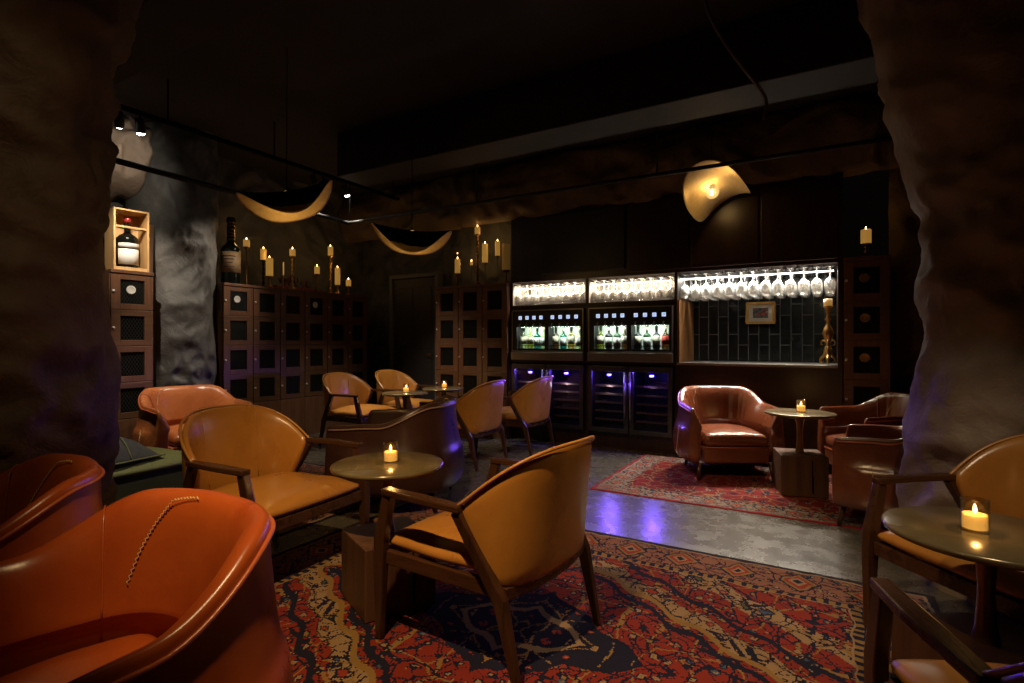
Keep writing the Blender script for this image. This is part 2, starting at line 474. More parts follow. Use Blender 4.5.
floor = struct(MB().box(-6.6, 3.2, -2.4, 6.7, -.1, 0).build('floor', FLOORM))
ceiling = struct(MB().box(-6.6, 3.2, -2.4, 6.7, CZ, CZ + .1).build('ceiling', CEIL))
struct(MB().box(-4.45, 3.1, 3.93, 4.34, 2.94, CZ - .001).build('beam_ceiling', BEAMM, bevel=.01))
struct(MB().box(-6.3, 3.1, 1.55, 1.95, 3.12, CZ - .001).build('beam_front', CEIL, bevel=.01))

def rock_sheet(name, mat, base, nu, nv, normal):
    m = MB(); m.grid(base, nu, nv)
    o = m.build(name, mat, smooth=True, sub=1); return struct(o)
# left wall (X about -6.17), rock
def lw(i, j):
    y = -2.4 + i * (8.5 / 150); z = j * (CZ / 70)
    p = Vector((-6.33, y, z)); return p + Vector((rockd(p, 1.0) + .02, 0, 0))
rock_sheet('wall_left', ROCKG, lw, 151, 71, (1, 0, 0))
# rock back wall left of the bar
def bw(i, j):
    x = -6.4 + i * (3.1 / 62); z = j * (CZ / 66)
    p = Vector((x, 6.12, z)); k = 1.0
    if -5.75 < x < -4.6 and z < 2.3: k = .2
    return p + Vector((0, -rockd(p, k) - .03 * k, 0))
rock_sheet('wall_back_rock', ROCKG, bw, 63, 67, (0, -1, 0))
# rock bulge between the two locker groups
def bulge(i, j):
    t = i / 60.0; z = j * (CZ / 80)
    y = 2.70 + t * .79
    prof = math.sin(PI * min(1, max(0, t))) ** .5 if t < .5 else 1 - .45 * ((t - .5) / .5) ** 3
    lean = .10 * smooth01((1.0 - z) / 1.2) + .06 * smooth01((z - 2.0) / 1.0)
    p = Vector((-6.15 + prof * (.45 + lean), y + (.03 * NZ.noise(Vector((0, 3, z * 2))) if 0 < i < 60 else .0), z))
    d = rockd(p * 1.15 + Vector((5, 1, 2)), 1.2)
    return p + Vector((d * prof, 0, 0))
rock_sheet('pillar_back', ROCKG, bulge, 61, 81, None)
# rock shelf above the narrow lockers
def over(i, j):
    y = 1.6 + i * (1.25 / 40); t = j / 30.0
    a = t * PI
    p = Vector((-6.2 + .42 * math.sin(a) * (1 if y < 2.75 else .6), y, 2.62 + .48 * (1 - math.cos(a)) / 2 * 1.5))
    d = rockd(p * 1.9 + Vector((2, 8, 3)), 1.7)
    return p + Vector((d, 0, d * .5))
rock_sheet('wall_left_overhang', ROCKP, over, 41, 31, None)
# rock frieze above the wood fascia of the bar
def frieze(i, j):
    x = -6.3 + i * (8.2 / 160); z = 2.70 + j * (.72 / 22)
    p = Vector((x, 5.78, z)); edge = math.sin(PI * min(1, max(0, j / 22.0))) ** .6
    return p + Vector((0, -.16 * edge - rockd(p, 1.2), 0))
rock_sheet('wall_back_frieze', ROCKW, frieze, 161, 23, None)
# rock wall right of the lockers and the right side of the room
def rw(i, j):
    x = .50 + i * (2.6 / 44); z = j * (CZ / 60)
    p = Vector((x, 6.0, z)); return p + Vector((0, -rockd(p, 1.0), 0))
rock_sheet('wall_back_right', ROCKB, rw, 45, 61, None)
def rwall(i, j):
    y = -2.4 + i * (8.6 / 90); z = j * (CZ / 50)
    p = Vector((2.9, y, z)); return p + Vector((-rockd(p, 1.0), 0, 0))
rock_sheet('wall_right', ROCKB, rwall, 91, 51, None)

def pillar(name, mat, c, prof, n=110, nz=120, seed=0, ell=(1, 1), amp=.75):
    def fn(i, j):
        z = CZ * j / (nz - 1); a = 2 * PI * i / n
        r = prof(z)
        d = Vector((math.cos(a) * ell[0], math.sin(a) * ell[1], 0))
        p = Vector((c[0], c[1], z)) + d * r
        return p + d * rockd(p * 1.2 + Vector((seed, seed * 2, 0)), amp)
    m = MB(); m.grid(fn, n, nz, wrapu=True)
    return struct(m.build(name, mat, smooth=True))
def interp(tab, z):
    if z <= tab[0][0]: return tab[0][1]
    for (a, b), (c, d) in zip(tab, tab[1:]):
        if z <= c: return b + (d - b) * smooth01((z - a) / (c - a))
    return tab[-1][1]
pillar('pillar_left', ROCKB, (-3.44, .97), lambda z: interp([(0, .46), (.45, .40), (1.0, .43), (1.6, .41), (2.1, .38), (2.45, .40), (2.9, .49), (3.4, .66)], z), seed=4)
pillar('pillar_right', ROCKP, (.78, 3.53), lambda z: interp([(0, .405), (.3, .41), (.7, .39), (1.04, .345), (1.18, .31), (1.43, .35), (1.8, .335), (2.1, .415), (2.5, .50), (3.4, .66)], z), seed=9, amp=.55)

# ---- bar wall: dark wood, with openings
BX = [(-3.345, -2.372), (-2.338, -1.368)]; NX = (-1.342, .10); BY = 5.71; BD = 6.45
w = MB()
w.box(-3.36, .14, BY, BY + .06, 1.925, 2.76)                     # fascia
w.box(-3.36, BX[0][0], BY, BD, 0, 1.925); w.box(BX[0][1], BX[1][0], BY, BD, 0, 1.925); w.box(BX[1][1], NX[0], BY, BD, 0, 1.925)
w.box(NX[1], .135, BY, BD, 0, 1.925)
for a, b in BX:
    w.box(a, b, BY, BY + .5, 1.585, 1.64); w.box(a, b, BY + .002, BD, .945, .975); w.box(a, b, BY + .06, BD, 0, .16)
w.box(NX[0], NX[1], BY, BD, 0, .955)
w.box(-3.36, .135, BD, BD + .04, 0, 1.98); w.box(-3.36, .135, BY + .06, BD, 1.93, 1.96)
struct(w.build('wall_bar', PANEL))
# applied panels and screen-like recess on the fascia
f = MB()
for x0, x1 in ((-1.86, -1.22), (-1.20, -.56), (-.54, .10)): f.box(x0, x1, BY - .018, BY - .0005, 1.96, 2.72)
struct(f.build('trim_1', PANEL, bevel=.006))
struct(MB().box(-2.92, -1.90, BY - .03, BY - .0005, 2.0, 2.70).build('trim_2', BLACK, bevel=.01))
# niche
struct(MB().box(NX[0] + .001, NX[1] - .001, BD - .02, BD - .001, .98, 1.93).build('wall_niche', TILE))
struct(MB().box(NX[0] + .001, NX[0] + .022, BY + .01, BD - .02, .98, 1.64).build('trim_3', NICHEW))
struct(MB().box(NX[0] - .0, NX[1], BY - .02, BD - .02, .956, .98).build('trim_4', STEEL, bevel=.003))
# door in the back-left corner
dj = thing('door_1', '', '', (-5.14, 5.98, 0)); del dj['label']; del dj['category']; dj['kind'] = 'structure'
fr = MB(); fr.box(-.46, -.40, -.05, .06, 0, 2.18); fr.box(.40, .46, -.05, .06, 0, 2.18); fr.box(-.40, .40, -.05, .06, 2.12, 2.18)
fr.build('door_frame', plain('grey_door_frame', (.10, .10, .10), .5), dj, bevel=.006)
dl = MB(); dl.box(-.395, .395, -.01, .03, .01, 2.115)
for z0, z1 in ((.2, .95), (1.1, 1.98)):
    for x0, x1 in ((-.32, -.03), (.03, .32)): dl.box(x0, x1, -.018, -.01, z0, z1)
dl.build('door_leaf', plain('dark_door', (.028, .022, .02), .5), dj, bevel=.004)
MB().tube([(.33, -.015, 1.02), (.33, -.06, 1.02), (.23, -.06, 1.02)], .009).build('door_handle', BRASSD, dj, smooth=True)

# ================================================================== RUGS
NEARP = dict(navy=(.014, .013, .026), cream=(.27, .175, .10), gold=(.23, .135, .05), blue=(.055, .075, .12), green=(.075, .08, .045), base=(.20, .034, .024), red=(.25, .045, .03), border=.30, sat=1.06, bbg=(.22, .10, .065), edge=(.02, .012, .012))
FARP = dict(navy=(.014, .014, .03), cream=(.26, .16, .11), gold=(.22, .12, .05), blue=(.06, .09, .16), green=(.1, .1, .05), base=(.15, .011, .012), red=(.26, .02, .02), border=.20, sat=1.0, bbg=(.22, .16, .12), edge=(.26, .012, .014))
def rug(name, x0, x1, y0, y1, pal, seed, kind, label, h=.006):
    hw, hh = (x1 - x0) / 2, (y1 - y0) / 2
    m = MB(); n = 40
    m.box(-hw, hw, -hh, hh, 0, h)
    o = m.build(name, rug_mat(name + '_weave_%d' % seed, hw, hh, pal, seed, kind), loc=((x0 + x1) / 2, (y0 + y1) / 2, .0005))
    return tag(o, label, 'rug')
rug('rug', -2.66, .44, .72, 3.16, NEARP, 2, 'medallion', 'large worn red, cream and navy patterned rug under the round table in the foreground')
rug('rug', -1.65, .72, 4.065, 5.60, FARP, 5, 'floral', 'crimson floral rug with cream border under the far cognac armchairs')
rug('rug', -4.9, -2.90, 1.5, 3.52, NEARP, 8, 'medallion', 'red patterned rug behind the front tan chair, mostly hidden')

# ================================================================== WOOD FRAMED CHAIRS
def shell_pt(s, v, off):
    """barrel back; s -1..1 round the back, v 0 bottom..1 top, off outward"""
    ph = s * PI / 2
    x0 = -.20 + .11 * v; A = .115 + .155 * v; B = .275 + .045 * v
    e = .82
    cx, sy = abs(math.cos(ph)) ** e, math.copysign(abs(math.sin(ph)) ** e, ph)
    n = Vector((-math.cos(ph) / A, math.sin(ph) / B, 0)).normalized()
    zt = .605 + .225 * (1 - abs(s) ** 2.3)
    z = .335 + (zt - .335) * v
    lean = -.03 * (v ** 2) * (1 - abs(s))
    return Vector((x0 - A * cx + lean, B * sy, z)) + n * off
def make_wood_chair(leath, label):
    t = thing('armchair', label, 'armchair', group='tan leather armchairs with wooden frames')
    nu, th = 33, .042
    ring = [(0, 0), (.0, th * .5), (.25, th * .55), (.5, th * .55), (.75, th * .5), (.95, th * .42), (1.0, 0), (.95, -th * .42), (.75, -th * .6), (.5, -th * .75), (.25, -th * .7), (.0, -th * .5)]
    m = MB(); m.grid(lambda i, j: shell_pt(-1 + 2 * i / (nu - 1), *ring[j]), nu, len(ring), wrapv=True)
    k = len(ring); m.f.append(tuple(range(k))); m.f.append(tuple((nu - 1) * k + j for j in range(k))[::-1])
    sh = m.build('backrest', leath, t, smooth=True, sub=1)
    MB().tube([shell_pt(-1 + 2 * i / 40, .985, th * .45) for i in range(41)], .0065, 8).build('piping', PIPE_T, sh, smooth=True)
    sm = MB()
    for s0 in (-.30, .30): sm.tube([shell_pt(s0, v / 12, -th * .66 - .004 * math.sin(PI * v / 12)) for v in range(2, 12)], .0022, 6)
    sm.build('seam', PIPE_T, sh, smooth=True)
    # seat cushion
    def cush(i, j):
        u = -1 + 2 * i / 16; v = -1 + 2 * j / 16
        return u, v
    pts = MB(); N = 15
    def top(i, j, side):
        u = -1 + 2 * i / (N - 1); v = -1 + 2 * j / (N - 1)
        e = (1 - abs(u) ** 6) * (1 - abs(v) ** 6)
        hwid = .30 + .02 * (u + 1) / 2
        x = .045 + .285 * u * (1 - .05 * v * v); y = hwid * v * (1 - .04 * u * u)
        if u < 0: y *= 1 - .10 * u * u
        dome = .028 * (1 - u * u) * (1 - v * v)
        if side: z = .405 + .03 * e + dome + .008 * NZ.noise(Vector((x * 9, y * 16, 1)))
        else: z = .375 - .025 * e
        return Vector((x, y, z))
    pts.grid(lambda i, j: top(i, j, 1), N, N); pts.grid(lambda i, j: top(i, j, 0), N, N)
    o = len(pts.v) - N * N
    edge = [i * N for i in range(N)] + [(N - 1) * N + j for j in range(1, N)] + [i * N + N - 1 for i in range(N - 2, -1, -1)] + [j for j in range(N - 2, 0, -1)]
    for a, b in zip(edge, edge[1:] + edge[:1]): pts.f.append((a, b, b + o, a + o))
    pts.build('seat', leath, t, smooth=True, sub=1)
    # frame
    fm = MB()
    for sgn in (-1, 1): fm.sweep([(.30, sgn * .318, .335), (-.25, sgn * .272, .325)], (.026, .055))
    fm.sweep([(.305, -.31, .335), (.305, .31, .335)], (.026, .055), (1, 0, 0))
    fm.sweep([(-.262, -.275, .318), (-.29, -.13, .318), (-.298, 0, .318), (-.29, .13, .318), (-.262, .275, .318)], (.028, .045), (1, 0, 0))
    fm.build('seat_frame', WALNUTX, t, bevel=.004)
    for sgn in (-1, 1):
        m = MB(); m.sweep([(.325, sgn * .325, 0), (.312, sgn * .331, .30), (.302, sgn * .336, .40), (.252, sgn * .34, .592)], [(.026, .028), (.036, .056), (.036, .058), (.034, .042)])
        m.build('front_leg', WALNUT, t, bevel=.005)
        m = MB(); m.sweep([(-.335, sgn * .285, 0), (-.265, sgn * .293, .30), (-.225, sgn * .303, .37), (-.10, sgn * .336, .592)], [(.024, .026), (.034, .05), (.034, .046), (.034, .040)])
        m.build('rear_leg', WALNUT, t, bevel=.005)
        m = MB(); m.sweep([(.275, sgn * .34, .603), (.10, sgn * .347, .606), (-.125, sgn * .338, .603)], [(.046, .026), (.056, .026), (.044, .026)])
        m.build('arm', WALNUTX, t, bevel=.006)
    return t
RUGZ = .0085
def R(d): return math.radians(d)
C0 = make_wood_chair(TAN, 'tan leather wood-framed armchair seen from behind at the foreground rug, beside the lit table')
C0.location = (-1.19, 1.875, RUGZ); C0.rotation_euler.z = R(174)
for loc, rz, lab in (
    ((-2.54, 1.80, RUGZ), 3, 'tan leather wood-framed armchair facing right, between the red armchair and the front table'),
    ((-4.68, 4.47, .001), 4, 'tan armchair facing right before the lockers, front one of the far left pair'),
    ((-4.62, 5.24, .001), 2, 'tan armchair facing right near the dark door, partly behind the far candle table'),
    ((-3.12, 4.365, .001), 182, 'tan armchair with its back to the wine coolers, directly behind the dark leather tub chair'),
    ((-2.97, 5.15, .001), 182, 'tan armchair seen from behind, nearest to the blue lit wine coolers'),
    ((.615, 2.65, RUGZ), 222, 'tan wood-framed armchair behind the right table, in front of the rock pillar'),
    ((.525, 1.43, RUGZ), 109, 'wood-framed armchair cut off at the bottom right corner, in front of the right table')):
    c_ = dup(C0, loc, R(rz), lab)
    if loc[0] == -2.54: c_.scale = (1.05, 1.05, 1.0)

# ================================================================== TUB CHAIRS
def u_path(n):
    P = []
    xs, A, B, e = .02, .36, .345, 2.5
    L = .31
    raw = [(L - (L - xs) * k / 20, B) for k in range(20)]
    for k in range(0, 61):
        a = PI / 2 + PI * k / 60
        c, s_ = math.cos(a), math.sin(a)
        raw.append((xs - A * abs(c) ** (2 / e), B * math.copysign(abs(s_) ** (2 / e), s_)))
    raw += [(xs + (L - xs) * (k + 1) / 20, -B) for k in range(20)]
    D = [0]
    for a, b in zip(raw, raw[1:]): D.append(D[-1] + math.dist(a, b))
    out = []
    for i in range(n):
        d = D[-1] * i / (n - 1); k = 0
        while k < len(D) - 2 and D[k + 1] < d: k += 1
        f = (d - D[k]) / max(1e-9, D[k + 1] - D[k])
        out.append((raw[k][0] + (raw[k + 1][0] - raw[k][0]) * f, raw[k][1] + (raw[k + 1][1] - raw[k][1]) * f))
    return out
NU = 65
UP = u_path(NU)
def tub_norm(i):
    a = UP[max(0, i - 1)]; b = UP[min(NU - 1, i + 1)]
    t = Vector((b[0] - a[0], b[1] - a[1], 0)).normalized(); return Vector((t.y * -1, t.x, 0)) * 1
def tub_z(s):
    s = abs(s); return .765 - .13 * smooth01((s - .30) / .36) - .012 * smooth01((s - .7) / .3)
TUBSEC = [(-.03, .135), (.03, .14), (.072, .17), (.088, .24), (.082, .33), (.060, .45), (.040, .56), (.034, .88), (.040, .955), (.024, 1.0), (-.014, 1.0), (-.042, .965), (-.052, .88), (-.066, .70), (-.078, .58), (-.075, .46), (-.06, .38)]
def tub_sec(s, j):
    o, h = TUBSEC[j]; zr = tub_z(s)
    if h > .7: z = .45 + (h - .7) / .3 * (zr - .45) if h < .87 else zr - (1 - h) * .55
    else: z = h if h < .5 else h * .80
    return o, z
pleat = .0015
def tub_pt(i, j, extra=0):
    s = -1 + 2 * i / (NU - 1)
    n = tub_norm(i)
    if n.dot(Vector((UP[i][0] - .1, UP[i][1], 0))) < 0: n = -n
    o, z = tub_sec(s, j)
    if j >= 10: o += (.034 if j > 10 else .010) * smooth01((abs(s) - .5) / .3)
    if j >= 9 and abs(s) < .75: o += pleat * math.sin(s * 95) * (1 - abs(abs(s) - .4) / .4 if abs(abs(s) - .4) < .4 else 0)
    if j < 7: o -= .03 * smooth01((abs(s) - .8) / .2) * (1 if j < 6 else .3)
    return Vector((UP[i][0], UP[i][1], z)) + n * (o + extra)
# make section heights monotonic: outer goes up, rim, inner comes down
TUBSEC = [(-.03, .135), (.05, .14), (.086, .17), (.100, .24), (.092, .34), (.078, .44), (.064, .52), (.034, .87), (.042, .94), (.034, 1.0), (.006, .995), (-.030, .955), (-.060, .86), (-.086, .60), (-.096, .56), (-.092, .46), (-.07, .38)]
def make_tub(leath, pipe, label, loc, rz, k_=1.0, kz=1.0):
    global pleat
    pleat = .0055 if leath is RED3 else .0012
    t = thing('tub_chair', label, 'armchair', loc, rz, group='leather tub armchairs')
    t.scale = (k_, k_, kz)
    k = len(TUBSEC); m = MB()
    rings = [[tub_pt(i, j) for j in range(k)] for i in range(NU)]
    def endcap(r, sgn):
        c = sum(r, Vector()) / k
        return [[p + (c - p) * .10 + Vector((.018, 0, 0)) for p in r], [p + (c - p) * .35 + Vector((.026, 0, 0)) for p in r]]
    e0 = endcap(rings[0], 1); e1 = endcap(rings[-1], 1)
    allr = [e0[1], e0[0]] + rings + [e1[0], e1[1]]
    m.grid(lambda i, j: allr[i][j], len(allr), k, wrapv=True)
    m.f.append(tuple(range(k))[::-1]); m.f.append(tuple((len(allr) - 1) * k + j for j in range(k)))
    sh = m.build('shell', leath, t, smooth=True, sub=1)
    MB().tube([tub_pt(i, 8, .002) for i in range(NU)], .006, 8).build('piping', pipe, sh, smooth=True)
    for sgn in (0, 1):
        i0 = 8 if not sgn else NU - 9
        ii = range(i0, i0 + 17) if not sgn else range(i0, i0 - 17, -1)
        MB().tube([tub_pt(i0, j, .003) for j in range(2, 6)] + [tub_pt(i, 6, .003) for i in ii], .0020, 5).build('seam', SEAM, sh, smooth=True)
    # inner stitched curve on each wing of the back
    st = MB(); ctr = []
    for q in range(56):
        f_ = q / 55.0
        s = .10 + .25 * f_ ** .75; i = (s + 1) / 2 * (NU - 1); i0 = int(i); ff = i - i0
        jj = 10.6 + 2.1 * f_ ** 1.4; j0 = int(jj); fj = jj - j0
        a = tub_pt(i0, j0).lerp(tub_pt(i0, j0 + 1), fj); b = tub_pt(i0 + 1, j0).lerp(tub_pt(i0 + 1, j0 + 1), fj)
        p = a.lerp(b, ff); ctr.append(p + Vector((.02 - p.x, -p.y, .25)).normalized() * .0035)
    zz = []
    for q in range(55):
        d = ctr[q + 1] - ctr[q]; sd = d.cross(Vector((.02 - ctr[q].x, -ctr[q].y, .25))).normalized() * .0032 * (1 if q % 2 else -1)
        zz.append((ctr[q] + ctr[q + 1]) / 2 + sd)
    st.tube(zz, .0017, 5)
    st.build('stitching', SEAM, sh, smooth=True)
    for sgn in (1,):
        i0 = int((sgn * .44 + 1) / 2 * (NU - 1))
        MB().tube([tub_pt(i0, j, -.001 if j < 10 else -.002) for j in range(9, 15)], .0026, 5).build('seam', pipe, sh, smooth=True)
    # seat cushion
    N = 15; cu = MB()
    def top(i, j, side):
        u = -1 + 2 * i / (N - 1); v = -1 + 2 * j / (N - 1)
        x = .045 + .29 * u; y = .262 * v
        if u < 0: y *= 1 - .26 * u * u
        e = (1 - abs(u) ** 8) * (1 - abs(v) ** 8)
        if side: z = .385 + .02 * e + .028 * (1 - u * u) * (1 - v * v) + .004 * NZ.noise(Vector((x * 13 + 3, y * 13, 2)))
        else: z = .29
        return Vector((x, y, z))
    cu.grid(lambda i, j: top(i, j, 1), N, N); cu.grid(lambda i, j: top(i, j, 0), N, N)
    o = N * N
    edge = [i * N for i in range(N)] + [(N - 1) * N + j for j in range(1, N)] + [i * N + N - 1 for i in range(N - 2, -1, -1)] + [j for j in range(N - 2, 0, -1)]
    for a, b in zip(edge, edge[1:] + edge[:1]): cu.f.append((a, b, b + o, a + o))
    cu.build('seat', leath, t, smooth=True, sub=1)
    ap = MB(); ap.box(-.26, .325, -.275, .275, .15, .288); ap.build('front_panel', leath, t, smooth=False, bevel=.02, seg=3)
    MB().tube([(.326, -.27, .286), (.33, 0, .286), (.326, .27, .286)], .006).build('welt', pipe, t, smooth=True)
    for x, y in ((.27, .30), (.27, -.30), (-.27, .24), (-.27, -.24)):
        l = MB(); sx = .03 if x > 0 else -.04; l.tube([(x + sx, y * 1.06, .003), (x, y, .15)], [.012, .024], 12)
        l.build('leg', WALNUT, t, smooth=True)
    return t
make_tub(RED, PIPE_R, 'large russet leather tub chair with cream zigzag stitching, bottom left foreground', (-1.44, .53, RUGZ), R(268), 1.0)
make_tub(RED, PIPE_R, 'russet leather tub chair cut by the left edge, beside the rock pillar', (-2.37, .545, RUGZ), R(257), 1.0)
make_tub(RED2, PIPE_R, 'rust leather tub chair against the left wall under the grey rock', (-5.05, 2.77, RUGZ), R(-8), 1.04)
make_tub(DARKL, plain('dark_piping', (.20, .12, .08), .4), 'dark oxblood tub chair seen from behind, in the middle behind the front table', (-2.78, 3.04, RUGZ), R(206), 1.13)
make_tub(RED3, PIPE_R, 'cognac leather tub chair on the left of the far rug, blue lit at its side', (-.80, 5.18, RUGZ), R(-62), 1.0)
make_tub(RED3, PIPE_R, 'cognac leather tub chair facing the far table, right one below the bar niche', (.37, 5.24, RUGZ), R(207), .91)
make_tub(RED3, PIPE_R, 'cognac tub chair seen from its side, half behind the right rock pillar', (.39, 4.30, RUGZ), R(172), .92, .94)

# ================================================================== TABLES + VOTIVES
def make_table(label, loc, rz):
    t = thing('side_table', label, 'table', loc, rz, group='round tables on wooden blocks')
    MB().lathe([(0, .606), (.24, .606), (.252, .612), (.256, .62), (.253, .627), (.246, .630), (0, .630)], 64).build('table_top', BRONZE, t, smooth=True)
    MB().lathe([(.034, .30), (.034, .315), (.027, .35), (.022, .42), (.021, .47), (.026, .54), (.040, .59), (.07, .606)], 24).build('stem', STEMB, t, smooth=True)
    b = MB(); b.box(-.165, .165, -.165, .165, 0, .31)
    bl = b.build('block_base', BLOCK, t, bevel=.005)
    c = MB(); c.box(.05, .056, -.1662, -.15, .05, .28); c.box(.052, .062, -.1664, -.15, .03, .16); c.build('crack', VOID, bl)
    return t
def make_votive(label, loc):
    t = thing('votive_candle', label, 'candle', loc, 0, group='votive candles on the tables')
    MB().lathe([(0, 0), (.032, 0), (.034, .004), (.034, .094), (.0315, .094), (.0315, .008), (0, .007)], 28).build('glass', GLASSV, t, smooth=True)
    MB().lathe([(0, .009), (.0305, .009), (.0305, .050), (.025, .048), (0, .047)], 24).build('wax', WAXV, t, smooth=True)
    MB().lathe([(0, .050), (.004, .055), (.0055, .061), (.004, .070), (0, .080)], 10).build('flame', FLAME, t, smooth=True)
    lamp('POINT', (loc[0], loc[1], loc[2] + .086), .8, (1, .55, .2), size=.006)
    return t
TB = [('round bronze table on a wooden block in the foreground, between two tan armchairs', (-1.75, 1.845, RUGZ), 65),
      ('round table on a wooden block between the far cognac armchairs', (-.175, 4.82, RUGZ), 14),
      ('pale round table in front of the far left tan armchair', (-4.05, 4.54, .001), 10),
      ('farthest round table, beside the dark locker wall', (-4.04, 5.22, .001), 30),
      ('round table at the right edge with a large glowing votive', (.41, 2.07, RUGZ), 30)]
VL = ['votive candle in clear glass on the foreground table', 'votive candle on the table between the far cognac armchairs', 'small votive candle on the pale table by the far left armchair', 'small votive candle on the farthest table', 'largest votive candle, on the table at the right edge']
for (lab, loc, rz), vl in zip(TB, VL):
    make_table(lab, loc, R(rz)); make_votive(vl, (loc[0] + (.008 if loc[0] < .3 else -.028), loc[1] + (.01 if loc[0] < .3 else -.012), loc[2] + .631))

# ================================================================== LOCKERS
def make_locker(cw, ch, rows, base, depth, marks, label, loc, rz, mark_mat=WHITEW, group=None, wide=.56):
    """front face at local x=0 facing +x, width along y"""
    H = base + rows * ch + .03
    t = thing('locker', label, 'locker', loc, rz, group)
    b = MB(); b.box(-depth, -.022, -cw / 2 + .001, cw / 2 - .001, 0, H - .03); b.box(-depth, .012, -cw / 2 + .0008, cw / 2 - .0008, H - .03, H)
    b.box(-.022, .004, -cw / 2 + .001, cw / 2 - .001, 0, base - .004)
    b.build('body', LOCK, t, bevel=.003)
    for r in range(rows):
        z0 = base + (rows - 1 - r) * ch + .003; z1 = z0 + ch - .006; y0, y1 = -cw / 2 + .004, cw / 2 - .004
        hy = cw * wide / 2; hz0 = z0 + ch * .16; hz1 = z1 - ch * .16
        d = MB(); d.box(-.02, .002, y0, -hy, z0, z1); d.box(-.02, .002, hy, y1, z0, z1); d.box(-.02, .002, -hy, hy, z0, hz0); d.box(-.02, .002, -hy, hy, hz1, z1)
        do = d.build('door', LOCKR if r % 2 else LOCK, t, bevel=.003)
        MB().box(-.021, -.016, -hy, hy, hz0, hz1).build('hollow_shade', VOID, do)  # black sheet standing for the shade inside the locker
        g = MB(); sp = .027; hh = hz1 - hz0
        n = int((2 * hy + hh) / sp) + 1
        for k in range(-n, n):
            for sg in (1, -1):
                # line y = c + sg*(z-hz0)*.6
                pts = []
                c = k * sp
                for q in range(0, 41):
                    z = hz0 + hh * q / 40; y = c + sg * (z - hz0) * .62
                    if -hy <= y <= hy: pts.append((-.010, y, z))
                if len(pts) > 2:
                    a, e = pts[0], pts[-1]; g.tube([a, e], .0013, 3)
        g.build('wire_mesh', WIRE, do)
        MB().lathe([(0, 0), (.012, 0), (.013, .008), (.008, .014), (0, .016)], 14, M=Matrix.Translation((.002, -cw / 2 + .022, (z0 + z1) / 2)) @ Matrix.Rotation(PI / 2, 4, 'Y')).build('knob', WHITEW, do, smooth=True)
        if r in marks:
            MB().lathe([(0, 0), (.038, 0), (.040, .004), (.034, .006), (.030, .004), (0, .005)], 24, M=Matrix.Translation((-.008, -.012 + random.uniform(-.006, .006), (hz0 + hz1) / 2 + .02)) @ Matrix.Rotation(PI / 2, 4, 'Y')).build('medallion', mark_mat, do, smooth=True)
    return t
ORD = ['leftmost', 'second', 'third', 'fourth', 'fifth', 'last and farthest']
for c in range(6):
    y = 3.495 + .36 * (c + .5)
    make_locker(.36, .335, 4, .487, .36, (0,) if c in (0, 3) else (), ('wooden wire-door locker column of the left wall, ' + (ORD[c] + ' of six' if c else 'leftmost of six, next to the grey rock')), (-5.77, y, 0), 0, group='locker columns along the left wall')
make_locker(.36, .335, 4, .487, .36, (0,), 'narrow wooden locker column with diamond wire doors below the open wine crate', (-5.56, 2.50, 0), R(0), group='locker columns along the left wall')
BO = ['dark locker column beside the door, left of three', 'dark locker column beside the door, middle of three', 'dark locker column next to the wine dispensers, right of three']
for c in range(3):
    make_locker(.372, .357, 4, .467, .34, (), BO[c], (-4.305 + .372 * c, 5.64, 0), R(-90), group='dark lockers left of the bar')
make_locker(.352, .357, 4, .50, .34, (0, 1, 2), 'narrow locker column with oval gold plaques right of the bar niche', (.318, 5.70, 0), R(-90), BRASS)

# ================================================================== CANDLES
def turned(h, r, base, kind):
    """candlestick profile"""
    if kind == 'thin': return [(base, 0), (base, .006), (base * .5, .014), (.006, .03), (.0045, h * .5), (.006, h - .03), (r * .5, h - .015), (r * .9, h - .004), (r * .9, h)]
    p = [(base, 0), (base, .008), (base * .8, .018), (base * .42, .035)]
    n = max(2, int((h - .05) / .055)); z = .035
    for i in range(n):
        dz = (h - .055) / n; w = .016 if i % 2 else .021
        p += [(.008, z + dz * .12), (w, z + dz * .45), (w * .85, z + dz * .65), (.009, z + dz * .92)]
        z += dz
    p += [(r * .75, h - .016), (r * 1.02, h - .006), (r * 1.02, h)]
    return p
def candle(label, pos, hs, hc, rc, kind='turned', mat=BRASS, wax=WAX, lit=.25, base=.04, group='candles on the lockers'):
    t = thing('candlestick', label, 'candle', pos, 0, group)
    MB().lathe(turned(hs, rc, base, kind), 18).build('stand', mat, t, smooth=True)
    MB().lathe([(0, hs), (rc * .98, hs), (rc, hs + .004), (rc, hs + hc - .006), (rc * .9, hs + hc), (rc * .6, hs + hc - .004), (0, hs + hc - .006)], 18).build('candle', wax, t, smooth=True)
    if lit:
        MB().lathe([(0, hs + hc - .002), (.004, hs + hc + .006), (.005, hs + hc + .013), (.003, hs + hc + .022), (0, hs + hc + .03)], 8).build('flame', FLAME, t, smooth=True)
        lamp('POINT', (pos[0], pos[1], pos[2] + hs + hc + .05), lit, (1, .55, .18), size=.02)
    return t
LT = 1.8582
def on_left(px, Xw=-5.90): y, zc = onX(px, Xw); return (Xw, y, LT), zc
def cl(label, px, ytop, ysplit, ybase, rc, kind, mat, wax=WAX, lit=.25, base=.04, Xw=-5.90):
    pos, zc = on_left(px, Xw); k = zc / FPX
    candle(label, pos, (ybase - ysplit) * k, (ysplit - ytop) * k, rc, kind, mat, wax, lit, base)
cl('short yellow candle on a thin tall stem beside the giant bottle', 246.5, 236, 243, 282, .036, 'thin', BRASSD, base=.05)
cl('yellow candle on a dark ribbed stand, left wall lockers', 263.5, 245, 256, 284, .036, 'turned', BLACKM, base=.045, Xw=-5.98)
cl('fat tall cream candle on a low brass foot beside the dark ribbed stand', 269.5, 256, 274, 285.5, .042, 'turned', BRASS, base=.042, Xw=-5.86)
